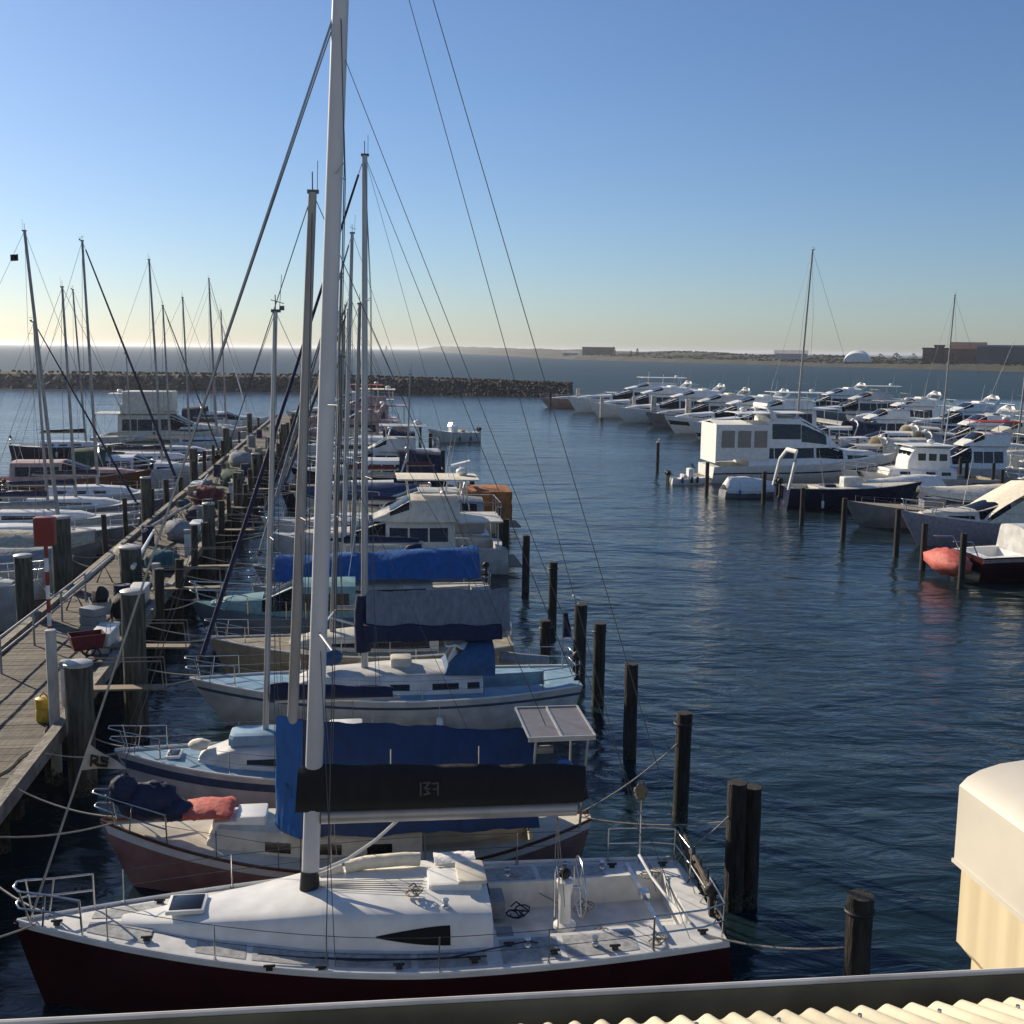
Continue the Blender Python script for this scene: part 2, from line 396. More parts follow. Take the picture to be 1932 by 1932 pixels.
def rig(root, h, mx, top, spread, bowx=None, backx=.1, r=.008, furl=None, frac=1., zc=None, both_back=False, m=WIRE):
    bx = bowx if bowx else h.L-.15; base = Vector((mx, 0, h.z(mx)))
    hd = base+(Vector(top)-base)*frac; bow = Vector((bx, 0, h.z(bx)+.05))
    wire(root, 'forestay', bow, hd, r*1.1, m)
    if furl:
        q = MB(); a = bow+(hd-bow)*.045; c = bow+(hd-bow)*.965; K = 14
        q.tube([a+(c-a)*(i/K)+Vector((0, 0, -.012*math.sin(PI*i/K))) for i in range(K+1)], furl[1], 8, furl[1]*.45); o = q.build('furled_headsail', furl[0], root, 60)
        q = MB(); q.tube([bow+(hd-bow)*.028, bow+(hd-bow)*.042], furl[1]*1.4, 9); q.build('furler_drum', BLACKR, o)
    if both_back:
        for sg in (1, -1): wire(root, 'backstay', (backx, sg*h.w(backx)*.85, h.z(backx)), top, r, m)
    elif backx is not None: wire(root, 'backstay', (backx, 0, h.z(backx)), top, r, m)
    for sg in (1, -1):
        y = h.w(mx-.3)*.93; pts = [Vector((mx-.3, sg*y, h.z(mx-.3)))]
        for fz, wd in spread:
            k = (fz-base.z)/(top[2]-base.z); p = base+(Vector(top)-base)*k; pts.append(p+Vector((-wd*.18, sg*wd, .05)))
        pts.append(hd); q = MB(); q.tube(pts, r, 5)
        if spread:
            q.tube([Vector((mx-.45, sg*y*.97, h.z(mx))), base+(Vector(top)-base)*((spread[0][0]-base.z)/(top[2]-base.z))], r*.8, 5)
        q.build('shroud', m, root)
def boom(root, x, z, L, rise=0., r=.06, m=ALU, cover=None, ch=.32, cw=.15, name='boom', lump=1., cz=0.):
    a = Vector((x-.12, 0, z)); c = Vector((x-.12-L, 0, z+rise)); q = MB(); q.tube([a, (a+c)/2, c], r, 10, sq=1.25); o = q.build(name, m, root, 60)
    if cover:
        b = MB(); n = 16; rings = []
        for i in range(n+1):
            f = i/n; p = a+(c-a)*f*.97+Vector((.1, 0, .02+cz)); hh = ch*(1.0-.45*f)*(1+.07*lump*wob(f*7, x)); ww = cw*(1-.3*f)*(1+.1*lump*wob(f*9, x+2))
            if i == 0: hh *= .9
            rings.append([p+Vector((0, ww*math.cos(k*PI/5)*(1 if math.sin(k*PI/5) < .3 else .62), hh*.5+hh*.55*math.sin(k*PI/5))) for k in range(10)])
        b.loft(rings); b.build('sail_cover', cover, o, 60)
    return o, a, c
def rails(root, h, x0, x1, hgt=.6, gap=1.6, sep=False, r=.011, n=None, two=True, m=STEEL):
    n = n or max(2, int((x1-x0)/gap)); allm = MB()
    for sg in (1, -1):
        for i in range(n+1):
            x = x0+(x1-x0)*i/n; y = sg*(h.w(x)-.05); z = h.z(x)
            q = MB() if sep else allm
            q.tube([(x, y, z-.03), (x, y*1.01, z+hgt)], r, 6)
            if sep: q.tube([(x, y, z-.03), (x, y, z+.04)], r*2.4, 6); q.build('stanchion', m, root)
    b = MB() if sep else allm
    for sg in (1, -1):
        K = 14
        for hz in ((hgt-.01, hgt*.52) if two else (hgt-.01,)):
            b.tube([(x0+(x1-x0)*i/K, sg*(h.w(x0+(x1-x0)*i/K)-.05)*1.008, h.z(x0+(x1-x0)*i/K)+hz) for i in range(K+1)], r*.55, 4)
    if sep: b.build('lifeline', WIRE, root)
    else: allm.build('guard_rail', m, root)
def pulpit(root, h, x0, hgt=.62, r=.016, m=STEEL, name='pulpit', fwd=.12):
    b = MB(); bow = h.L+fwd
    def loop(z_, xb):
        L_ = [(x0, h.w(x0)-.04), ((x0+h.L)/2, h.w((x0+h.L)/2)+.02), (h.L-.15, .20)]
        pts = [(x, y, h.z(x)+z_) for x, y in L_]+[(xb, .09, h.z(h.L)+z_+.02), (xb, -.09, h.z(h.L)+z_+.02)]+[(x, -y, h.z(x)+z_) for x, y in L_[::-1]]
        b.tube(pts, r, 7)
    loop(hgt, bow); loop(hgt*.52, bow-.03)
    for x in (x0, (x0+h.L)/2):
        for sg in (1, -1): b.tube([(x-.02+.1*(x > x0), sg*(h.w(x)-.06), h.z(x)-.03), (x, sg*(h.w(x)+(-.04 if x == x0 else .02)), h.z(x)+hgt)], r, 7)
    for sg in (1, -1): b.tube([(h.L-.28, sg*.08, h.z(h.L)-.03), (h.L-.15, sg*.20, h.z(h.L)+hgt)], r, 7)
    return b.build(name, m, root, 60)
def pushpit(root, h, x1=1.2, hgt=.6, r=.016, m=STEEL, gate=False):
    b = MB()
    for hz in (hgt, hgt*.52):
        pts = [(x1, h.w(x1)-.04), (.45, h.w(.45)-.03), (.06, h.w(0)-.12), (.02, h.w(0)*.35)]
        if gate:
            for sg in (1, -1): b.tube([(x, sg*y, h.z(x)+hz) for x, y in pts], r, 7)
            if hz < hgt: b.tube([(.02, h.w(0)*.35, h.z(0)+hz), (.02, -h.w(0)*.35, h.z(0)+hz)], r, 7)
        else: b.tube([(x, y, h.z(x)+hz) for x, y in pts]+[(x, -y, h.z(x)+hz) for x, y in pts[::-1]], r, 7)
    for x, y in ((x1, h.w(x1)-.04), (.06, h.w(0)-.12), (.02, h.w(0)*.35)):
        for sg in (1, -1): b.tube([(x+.02, sg*(y-.02), h.z(x)-.03), (x, sg*y, h.z(x)+hgt)], r, 7)
    return b.build('pushpit', m, root, 60)
def box_part(root, name, x0, x1, y0, y1, z0, z1, m, bev=.03, M=None, smooth=30):
    b = MB(); rings = []
    e = min(bev, (x1-x0)*.3, (y1-y0)*.3, (z1-z0)*.4)
    for z, k in ((z0, 0), (z1-e, 0), (z1-e*.3, e*.3), (z1, e)):
        X0, X1, Y0, Y1 = x0+k, x1-k, y0+k, y1-k; c = e
        rings.append([Vector(p) for p in ((X0+c, Y0, z), (X1-c, Y0, z), (X1, Y0+c, z), (X1, Y1-c, z), (X1-c, Y1, z), (X0+c, Y1, z), (X0, Y1-c, z), (X0, Y0+c, z))])
    if M: rings = [[M @ v for v in r] for r in rings]
    b.loft(rings); return b.build(name, m, root, smooth)
def winch(root, x, y, z, s=1.):
    b = MB(); P = [(0, .07), (.03, .065), (.05, .045), (.10, .045), (.13, .06), (.15, .05)]
    b.loft([[Vector((x+r*s*math.cos(k*PI/5), y+r*s*math.sin(k*PI/5), z+h_*s)) for k in range(10)] for h_, r in P]); b.build('winch', STEEL, root, 40)
def hatch(root, h, x, y, lx, ly, z=None, m=None, parts=True):
    zz = z if z is not None else h.z(x)+.03
    o = box_part(root, 'hatch', x-lx/2, x+lx/2, y-ly/2, y+ly/2, zz-.03, zz+.035, WHITE, .02)
    if parts: box_part(o, 'hatch_glass', x-lx/2+.05, x+lx/2-.05, y-ly/2+.05, y+ly/2-.05, zz+.03, zz+.045, m or GLASS, .01)
    return o
def dodger(root, x0, x1, hw, z0, hgt, m, glass=True, name='spray_hood'):
    b = MB()
    def fn(a, c):
        ang = PI*c; x = x0+(x1-x0)*a; hh = hgt*(math.sin(min(1, (1-a)*1.6+.001)*PI/2)**.8)*(1+.03*wob(a*5, c*7)); k = 1-.12*a
        return (x, hw*k*math.cos(ang)*(1 if abs(math.cos(ang)) < .8 else 1), z0+hh*(math.sin(ang)**.55 if math.sin(ang) > 0 else 0))
    b.slab(fn, 8, 14, .015); o = b.build(name, m, root, 60)
    if glass:
        g = MB(); g.slab(lambda a, c: Vector(fn(.62+.28*a, .28+.44*c))+Vector((.02, 0, .012)), 4, 8, .006); g.build('clear_panel', GLASS, o, 60)
    return o
def ropepile(root, x, y, z, m=ROPE, s=.18, name='rope_coil'):
    b = MB(); n = 46
    b.tube([(x+(s*(.6+.4*math.sin(i*.7)))*math.cos(i*.55), y+(s*(.6+.4*math.cos(i*.45)))*math.sin(i*.55), z+.02+.0025*i+.02*math.sin(i*.9)) for i in range(n)], .014, 5); return b.build(name, m, root)
def tent(root, x0, x1, zr0, zr1, hw, zb, m, name='boom_tent', front=True, th=.012, lump=.05, steep=1., n=18, ridge=.06, nose=None):
    """canvas over a boom: x0 forward end, x1 aft end; hangs to height zb on both sides"""
    b = MB()
    def fn(a, c):
        x = x0+(x1-x0)*a; zr = zr0+(zr1-zr0)*a-.06*math.sin(PI*a*3)**2; k = abs(c-.5)*2; sg = 1 if c > .5 else -1
        hw_ = hw if not nose else hw*(nose+(1-nose)*min(1, a/.09)**.8)
        y = sg*(ridge+(hw_-ridge)*min(1, k**1.0*1.05))*(1 if k > .02 else 0); z = zr+(zb-zr)*(k**steep)
        return (x+lump*.6*wob(k*2, a*3), y+lump*wob(a*9, k*2, sg)*k, z+lump*.8*wob(a*7, k*3)*(1-k*.3))
    b.slab(fn, n, 12, th); o = b.build(name, m, root, 50)
    return o, fn
def outboard(root, x, y, z, s=1., m=BLACKR, name='outboard_motor'):
    b = MB(); b.ball((x, y, z+.35*s), (.16*s, .13*s, .17*s), 10, 7, lambda d: 1.12 if d.z > -.5 else .9); b.box(x-.06*s, x+.05*s, y-.05*s, y+.05*s, z-.45*s, z+.22*s)
    b.box(x-.12*s, x+.1*s, y-.07*s, y+.07*s, z-.55*s, z-.45*s); b.tube([(x+.02, y, z+.2*s), (x+.3*s, y, z+.3*s)], .02*s, 6); return b.build(name, m, root, 50)
def fender(root, x, y, z, m=WHITE, r=.11, L=.55):
    b = MB(); P = [(-.5, .02), (-.47, .55), (-.38, .95), (.38, .95), (.47, .55), (.5, .02)]
    b.loft([[Vector((x+r*k*math.cos(j*PI/4), y+r*k*math.sin(j*PI/4), z+q*L)) for j in range(8)] for q, k in P]); b.tube([(x, y, z+L*.5), (x, y*.97, z+L*.5+.5)], .008, 4); b.build('fender', m, root, 50)
def moor(root, h, x, y, dx, dy, dz=0., r=.016, m=ROPE, sag=.12, name='mooring_line'):
    a = Vector((x, y, h.z(x)+.05)); return wire(root, name, a, a+Vector((dx, dy, dz)), r, m, 5, sag, 9)

def root(name, s, t, d, label, cat, group=None, yaw=0.):
    x, y = XY(s, t); return empty(name, (x, y, 0), (HL if d == 'L' else HR)+yaw, label, cat, group)
GL = 'boats berthed stern out along the right side of the jetty'
GLL = 'boats berthed bow in along the left side of the jetty'
GR = 'boats berthed on the right side of the fairway'
GF = 'large motor yachts in the far basin'

# ============================================================ 1 maroon racing sloop
r = root('racing_sloop', 18.15, 6.0, 'L', 'maroon hulled racing sloop with white deck and black boom bag, nearest boat to the viewer', 'sailboat')
h = Hull(11.6, 3.75, (1.22, 1.16, 1.48), st=.84, over=.55, rake=-.25, um=.40, bp=1.75, flare=.12, low=.35)
boat_hull(h, MAROON, r, 36, stripe=(.0, .05, WHITE)); boat_deck(h, LEAD, r, (.45, 3.75, .92, .42), .10, 40)
b = MB()
for sg in (1, -1): b.tube([(x, sg*(h.w(x)-.02), h.z(x)+.012) for x in [11.55*i/30 for i in range(31)]], .022, 5)
b.build('toe_rail', WHITE, r)
HS = House(h, [(3.85, .50, 1.22), (5.0, .55, 1.22), (6.6, .53, 1.06), (8.2, .28, .70), (9.9, .02, .22)], taper=.84, crown=.07, sink=.03)
cb = house_mesh(HS, WHITE, r, 26)
window(HS, cb, 4.55, 5.75, .07, .25, mat('black_acrylic', (.010, .011, .013), .5, spec=.12), tear=.92, n=12)
box_part(cb, 'companion_slide', 3.95, 4.85, -.38, .32, 1.72, 1.86, WHITE, .04)
box_part(cb, 'companion_hatch', 3.86, 4.35, -.42, .36, 1.862, 1.92, CREAM, .04)
box_part(cb, 'washboard', 3.80, 3.835, -.3, .3, .95, 1.66, GLASS, .01)
hatch(r, h, 8.85, 0, .62, .60, 1.60)
mo, top = mast(r, 6.84, 1.65, 20.0, .84, .145, mat('pale_mast_paint', (.62, .60, .58), .4, var=.06, scale=2, stretch=(1, 1, .2)), 14, .12, spread=[(6.2, 1.35), (9.9, 1.1), (13.45, .85)])
q = MB(); q.tube([(6.84, 0, 1.68), (6.83, 0, 2.08)], .175, 12, .15, sq=.8); q.build('mast_boot', BLACKR, mo)
bo, a_, c_ = boom(r, 6.75, 3.02, 4.35, -.05, .098, ALU)
b = MB(); rings = []
for i in range(25):
    f = i/24; x = 6.90-4.85*f; hh = .80-.14*f+.02*wob(f*11); z0 = 3.15-.04*f
    if i in (0, 24): hh *= .93
    wd = .18+.05*math.sin(f*PI)+.012*wob(f*17)
    rings.append([Vector((x+.02*k, y*wd, z0+z*hh)) for k, (y, z) in enumerate([(-.45, 0), (-1, .25), (-.95, .6), (-.55, .92), (0, 1), (.55, .92), (.95, .6), (1, .25), (.45, 0)])])
b.loft(rings); bag = b.build('boom_bag', BLACKC, bo, 50)
# crest printed on the boom bag
def strokes(parent, name, m, org, ex, ez, lines, wd, th=.004):
    q = MB(); org, ex, ez = Vector(org), Vector(ex), Vector(ez); ny = ex.cross(ez).normalized()
    for ln in lines:
        for (x0, z0), (x1, z1) in zip(ln, ln[1:]):
            a = org+ex*x0+ez*z0; b_ = org+ex*x1+ez*z1; d = (b_-a); l = d.length; d.normalize(); p = d.cross(ny)*wd*.5; e = d*wd*.45
            v = [a-e+p, b_+e+p, b_+e-p, a-e-p]; vv = [k+ny*th for k in v]
            q.add([*vv, *[k-ny*th for k in v]], [(0, 1, 2, 3), (7, 6, 5, 4), (0, 4, 5, 1), (1, 5, 6, 2), (2, 6, 7, 3), (3, 7, 4, 0)])
    return q.build(name, m, parent, 0)
CREST = mat('faded_grey_print', (.10, .10, .10), .85)
strokes(bo, 'printed_mark', CREST, (4.98, .236, 3.42), (-.72, 0, 0), (0, 0, .72),
        [[(0, .0), (0, .3)], [(.07, .30), (.20, .30), (.09, .17), (.20, .15)], [(.08, .02), (.2, .04), (.14, .10)], [(.27, .28), (.40, .28), (.40, .14), (.30, .14)], [(.40, .14), (.40, 0)]], .03)
rig(r, h, 6.84, (6.0, 0, 20.0), [(6.2, 1.35), (9.9, 1.1), (13.45, .85)], bowx=11.35, backx=None, r=.009, frac=.785)
q = MB(); q.tube([(11.30, 0, 1.6), (6.26, 0, 15.85)], .019, 7); q.build('headsail_foil', WIREL, r)
wire(r, 'backstay', (.08, .0, 1.2), (6.0, 0, 19.95), .0075); wire(r, 'backstay', (.70, -.4, 1.15), (6.04, 0, 19.1), .0065)
wire(r, 'backstay', (.6, 1.35, 1.2), (6.30, .0, 15.6), .006)
b = MB(); b.tube([(5.3, 0, 2.95), (5.75, 0, 2.55), (6.2, 0, 2.25), (6.70, 0, 2.05)], .028, 7); b.build('boom_vang', WHITE, r)
b = MB()
for k in range(3): b.tube([(2.62, .03*k-.03, 2.92), (2.6-.05*k, .25*k-.25, 1.3)], .008, 4)
b.build('mainsheet', ROPE, r)
pulpit(r, h, 10.45, .60, .019, fwd=-.05); pushpit(r, h, 1.3, .62, .017, gate=True)
rails(r, h, 1.3, 10.0, .6, sep=True, n=5, r=.012)
# spinnaker sausage and beige bag lying on the coachroof
b = MB(); b.tube([(6.25+.0, -.55, 1.84), (5.9, -.58, 1.90), (5.2, -.60, 1.92), (4.95, -.62, 1.89)], .115, 10, .12); b.tube([(6.7, -.40, 1.79), (6.3, -.52, 1.85)], .05, 8, .10)
tag(b.build('sail_bag', CREAMC, None, 60), 'long cream sail bag lying on the coachroof behind the foot of the tall mast', 'sail bag')
bpy.data.objects['sail_bag'].matrix_world = Matrix.Translation(r.location) @ Matrix.Rotation(HL, 4, 'Z')
b = MB(); b.slab(lambda a, c: (4.70-.72*a, -.80+.42*c, 1.86+.02*wob(a*5, c*4)+.05*math.sin(PI*c)), 8, 6, .05); tb = b.build('sail_bag', WHITEC, None, 60)
tb.matrix_world = Matrix.Translation(r.location) @ Matrix.Rotation(HL, 4, 'Z'); tag(tb, 'white folded sail cloth beside the companion hatch of the maroon sloop', 'sail cloth')
def deckz(x, y, hh=h): w = hh.w(x); return hh.z(x)-.035+.10*(1-(y/w)**2)*min(1, w)
NS = mat('worn_nonskid_grey', (.42, .43, .43), .85, var=.16, scale=9, bump=.4, bscale=150)
for xa, xb in ((1.5, 2.7), (2.8, 3.75), (4.0, 5.1), (5.2, 6.4), (6.5, 7.7), (7.8, 8.6)):
    for sg in (1, -1):
        b = MB()
        def f_(a, c):
            x = xa+(xb-xa)*a; y0 = (1.02 if x < 3.8 else HS.at(x)[1]+.06); y1 = h.w(x)-.2; y = sg*(y0+(y1-y0)*c); return (x, y, deckz(x, y)+.006)
        b.slab(f_, 8, 4, .004*(1 if sg > 0 else -1)); b.build('nonskid_panel', NS, r, 30)
for xa, xb, sg in ((9.35, 10.4, 1), (9.35, 10.4, -1)):
    b = MB(); b.slab(lambda a, c: ((xa+(xb-xa)*a), sg*(.06+(h.w(xa+(xb-xa)*a)-.26)*c), deckz(xa+(xb-xa)*a, sg*(.06+(h.w(xa+(xb-xa)*a)-.26)*c))+.006), 8, 3, .004*sg); b.build('nonskid_panel', NS, r, 30)
for sg in (1, -1):
    b = MB(); b.tube([(7.6, sg*1.2, h.z(7.6)+.08), (6.0, sg*(1.48), h.z(6)+.06), (4.6, sg*1.5, h.z(4.6)+.05), (3.3, sg*1.28, h.z(3.3)+.13), (2.7, sg*.9, .95), (2.3, sg*.6, .84)], .013, 5); b.build('genoa_sheet', [ROPE, NAVYC][sg > 0], r)
ropepile(r, 3.2, -.5, .80, NAVYC, .22); ropepile(r, 2.0, -.5, .80, ROPE, .2); ropepile(r, 1.2, 1.5, h.z(1.2)+.04, ROPE, .14); ropepile(r, 5.1, .5, 1.79, ROPE, .15); ropepile(r, .7, -.8, h.z(.7)+.04, ROPE, .2)
b = MB(); b.tube([(3.72, -.75, .86), (3.72, .75, .86)], .03, 6); b.box(3.45, 3.74, -.9, -.4, .80, 1.12); b.box(3.45, 3.74, .42, .88, .80, 1.10); b.build('cockpit_locker', GREYC, r, 0)
for k in range(4): b = MB(); y = -1.2+.75*k; b.tube([(.12, y, 1.25), (-.02, y+.1, 1.55), (-.06, y+.2, 1.1), (-.02, y+.28, .7)], .014, 5); b.build('stern_line', [ROPE, BLACKR][k % 2], r)
outboard(r, .05, .75, 1.45, .75)
# steering pedestal and wheel
px = 2.45; zf = .80
b = MB(); P = [(0, .20), (.06, .20), (.10, .12), (.55, .10), (.75, .14), (.86, .16), (.90, .1)]
b.loft([[Vector((px+rr*math.cos(k*PI/6), rr*math.sin(k*PI/6), zf+hh)) for k in range(12)] for hh, rr in P]); pd = b.build('steering_pedestal', WHITE, r, 40)
b = MB(); b.tube([(px-.26+.0*math.cos(k), .52*math.cos(2*PI*k/20), zf+.72+.52*math.sin(2*PI*k/20)) for k in range(20)], .016, 7, closed=True)
for k in range(5): b.tube([(px-.26, 0, zf+.72), (px-.26, .52*math.cos(2*PI*k/5), zf+.72+.52*math.sin(2*PI*k/5))], .009, 5)
b.tube([(px-.28, 0, zf+.72), (px-.08, 0, zf+.72)], .03, 8); b.build('steering_wheel', STEEL, pd)
b = MB(); b.ball((px+.02, 0, zf+1.0), (.12, .12, .10), 10, 6); b.build('compass', BLACKR, pd)
b = MB(); b.tube([(px+.15, .2, zf), (px+.15, .2, zf+1.0), (px+.15, 0, zf+1.12), (px+.15, -.2, zf+1.0), (px+.15, -.2, zf)], .014, 6); b.build('grab_rail', STEEL, pd)
b = MB(); b.box(.98, 1.06, -1.35, 1.35, 1.22, 1.27); b.box(.94, 1.10, -.16, .05, 1.27, 1.36); b.build('mainsheet_traveller', STEEL, r)
b = MB(); b.tube([(.86, -1.05, 1.55), (.78, -.4, 1.42), (.66, .5, 1.36), (.6, .85, 1.36)], .03, 8, .022); b.build('tiller_extension', WHITE, r)
for x, y in ((4.6, -.8), (4.6, .8), (3.3, 1.25), (3.3, -1.25), (2.2, 1.35), (2.2, -1.35), (1.5, -1.3)): winch(r, x, y, (h.z(x)+.03) if abs(y) > 1 else 1.71, .95)
for x, y, nm in ((7.4, 1.55, 'deck_block'), (6.6, 1.62, 'deck_block'), (5.4, 1.65, 'deck_block'), (4.2, 1.6, 'deck_block'), (2.9, 1.5, 'deck_block'), (3.6, 1.2, 'deck_block'), (10.9, .12, 'deck_cleat'), (9.4, .62, 'deck_cleat'), (9.4, -.62, 'deck_cleat'), (.35, 1.25, 'deck_cleat'), (.35, -1.25, 'deck_cleat'), (1.9, 1.5, 'deck_block'), (1.3, -1.35, 'deck_block')):
    b = MB(); z = h.z(x)+.02; b.tube([(x-.09, y, z+.05), (x+.09, y, z+.05)], .022, 6); b.box(x-.05, x+.05, y-.03, y+.03, z-.02, z+.05); b.build(nm, BLACKR, r)
b = MB()
for sg in (1, -1): b.tube([(x, sg*(HS.at(x)[1]+.32), h.z(x)+.065) for x in (4.0, 5.0, 6.0, 7.0)], .014, 5)
b.build('genoa_track', BLACKR, r)
b = MB()
for k in range(6): b.tube([(4.9+.02*k, -.05+.1*k, 1.82), (6.7, -.1+.04*k, 1.83)], .007, 4)
b.build('halyard', ROPE, r)
# folded slatted boarding ladder across the stern rail
b = MB()
for k in range(5): b.tube([(-.05-.03*k, -1.55, 1.86-.14*k), (.02-.03*k, 1.0, 1.60-.14*k)], .028, 6)
for k in range(7): y = -1.5+.4*k; b.tube([(-.08, y, 1.86-.1*(y+1.5)/2.5), (-.12, y, 1.24-.1*(y+1.5)/2.5)], .02, 5)
b.build('folded_gangway', mat('dull_brown_timber', (.10, .075, .05), .8, var=.3, scale=5), r)
b = MB(); b.tube([(.75, -1.45, 1.2), (.75, -1.45, 2.55)], .022, 6); po = b.build('rail_post', STEEL, r)
b = MB(); b.ball((.75, -1.45, 2.62), (.13, .11, .17), 14, 10, lambda d: 1+.35*wob(d.x*5, d.y*6, d.z*5)); b.build('danbuoy_bag', mat('tan_canvas', (.20, .16, .10), .9, bump=.8, bscale=12), po, 60)
moor(r, h, 11.2, .2, 1.85, .9, .12, .02); moor(r, h, 11.2, -.2, 1.85, -2.0, .12, .02); moor(r, h, .3, 1.4, -1.82, 1.45, .5, .018); moor(r, h, .3, -1.4, -1.4, -.3, .7, .018)
ropepile(r, 1.9, .45, .80)
sloop = r
# pennant tied to the forestay
def on_plane(s, pts):
    out = []
    for a, c in pts:
        t, z = TZ(a, c, s); x, y = XY(s, t); out.append(Vector((x, y, z)))
    return out
P0, P1, P2 = on_plane(18.05, [(170, 1404), (151, 1452), (238, 1449)])
b = MB(); nrm = Vector((-st_, -ct, 0)).normalized()
def fl(a, c): p = P0+(P1-P0)*c; p = p+(P2-p)*a; return p+nrm*.03*math.sin(a*7+c*2)
b.slab(fl, 12, 6, .006); pn = tag(b.build('pennant', mat('off_white_flag_cloth', (.42, .38, .34), .85, var=.1), None, 60), 'off-white triangular pennant with dark letters tied to the forestay of the maroon sloop', 'pennant')
ex = (P2-P0).normalized(); ex = Vector((ct, -st_, -.10)).normalized(); ez = Vector((0, 0, 1))
DARK = mat('dark_flag_print', (.03, .026, .022), .85)
o_ = P0+(P1-P0)*.86+(Vector((ct, -st_, 0)))*.155-Vector((0, 0, -.02))
strokes(pn, 'printed_letters', DARK, o_+nrm*.032, ex, ez, [[(0, 0), (.02, .17), (.11, .15), (.10, .09), (.02, .08), (.12, .0)], [(.27, .12), (.17, .14), (.17, .08), (.25, .06), (.24, .0), (.15, .0)]], .028, .03)

# ============================================================ 2 salmon double ender
r = root('ketch', 22.2, 4.85, 'L', 'salmon pink wooden double ended boat with white foredeck, second from the viewer', 'sailboat')
h = Hull(9.95, 3.0, (1.05, .72, 1.42), st=.12, over=.75, rake=.35, um=.47, bp=2.0, flare=.2, low=.42)
boat_hull(h, SALMON, r, 30, stripe=(.03, .14, WHITE), rail=BROWNH); boat_deck(h, CREAM, r, (1.3, 3.6, .6, .4), .07, 30)
HS = House(h, [(3.6, .42, .82), (6.0, .45, .82), (7.6, .38, .62), (7.85, .05, .55)], taper=.85, sink=.04); cb = house_mesh(HS, CREAM, r, 14)
for x in (4.2, 5.2, 6.2): window(HS, cb, x, x+.5, .08, .22, n=3)
box_part(r, 'skylight', 6.7, 7.3, -.35, .35, 1.30, 1.50, WHITE, .03)
# low white cabin trunk forward, with a bright end face
box_part(cb, 'forward_hatch', 7.2, 7.75, -.4, .35, 1.22, 1.42, WHITE, .04)
mo, top = mast(r, 6.29, .9, 13.7, .66, .115, TANSPAR, 12, .08, spread=[(7.5, .8)])
rig(r, h, 6.29, top, [(7.5, .8)], bowx=9.85, backx=.1, r=.009)
boom(r, 6.15, 2.55, 5.2, 0, .07, TANSPAR)
pulpit(r, h, 8.6, .6, .017, STEEL)
wire(r, 'rail_line', (8.6, 1.0, h.z(8.6)+.55), (6.5, 1.4, h.z(6.5)+.55), .006)
for x in (7.6, 6.4): q = MB(); q.tube([(x, h.w(x)-.05, h.z(x)), (x, h.w(x)-.05, h.z(x)+.56)], .012, 5); q.build('stanchion', STEEL, r)
# gallows with a flat panel on top
sg_t = 4.85
def LX(t): return 4.85-t
b = MB(); b.box(LX(4.72), LX(3.42), -1.15, .75, 3.02, 3.07); 
pl = b.build('arch_top', mat('dull_solar_panel', (.17, .15, .135), .35, var=.08, scale=6), r, 0)
b = MB()
for y in (-1.17, .77): b.box(LX(4.76), LX(3.38), y-.02, y+.02, 3.0, 3.10)
for x in (LX(4.75), LX(4.07), LX(3.39)): b.box(x-.02, x+.02, -1.15, .75, 3.071, 3.10)
b.build('panel_frame', ALU, pl, 0)
for x, y in ((LX(3.55), .7), (LX(3.55), -1.05), (LX(4.62), .7), (LX(4.62), -1.05)):
    q = MB(); q.tube([(x, y, 3.02), (x+.05, y*.85, 2.0), (x+.1, y*.7, 1.0)], .026, 7); q.build('arch_leg', ALU, r)
b = MB(); b.tube([(LX(4.1)+.0, .72+.0*k, 2.35) if False else (LX(4.12)+.17*math.cos(k*.42), .74, 2.33+.23*math.sin(k*.42)) for k in range(-3, 12)], .055, 8)
tag(b.build('lifebuoy_horseshoe', BLUEP, r), None, None)
q = MB(); q.box(LX(3.75), LX(3.55), .62, .74, 2.05, 2.2); q.build('lamp_box', CREAM, r, 0)
b = MB(); b.ball((9.0, 0, 1.78), (.62, .36, .38), 16, 10, lambda d: 1+.16*wob(d.x*4, d.y*5, d.z*4)); b.ball((9.5, .05, 2.05), (.30, .28, .28), 12, 8, lambda d: 1+.2*wob(d.x*5, d.y*4)); b.ball((8.55, .1, 1.62), (.4, .3, .22), 12, 8, lambda d: 1+.2*wob(d.x*5, d.z*4))
dk = b.build('stowed_sail', NAVYC, None, 60); dk.matrix_world = r.matrix_basis if False else Matrix.Translation(r.location) @ Matrix.Rotation(HL, 4, 'Z')
tag(dk, 'crumpled navy sail bundle lashed on the bow of the salmon pink boat', 'sail')
b = MB()
b.slab(lambda a, c: (8.32-.92*a, -.42+.84*c+.05*wob(a*5, c), 1.52+.10*math.sin(PI*c)**.5*math.sin(PI*min(1, a*1.0+.001))**.35+.025*wob(a*9, c*8)), 12, 10, .09)
lf = b.build('rubber_raft', CORAL, None, 60); lf.matrix_world = Matrix.Translation(r.location) @ Matrix.Rotation(HL, 4, 'Z')
tag(lf, 'faded red folded inflatable raft on the white foredeck of the salmon pink boat', 'raft')
T2 = Matrix.Translation(r.location) @ Matrix.Rotation(HL, 4, 'Z')
b = MB(); o, fn = tent(None, LX(-1.62), LX(3.6), 3.42, 2.98, 1.0, 1.28, BLUEC, 'tarpaulin', lump=.07, n=34, steep=.95, nose=.45)
b = MB()   # front wall of the tarp; sunlight through it painted as a brighter blue
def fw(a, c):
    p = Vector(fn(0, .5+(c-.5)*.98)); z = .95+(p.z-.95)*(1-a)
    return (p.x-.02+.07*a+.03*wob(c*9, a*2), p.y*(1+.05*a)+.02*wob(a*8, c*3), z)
b.slab(fw, 12, 14, .012)
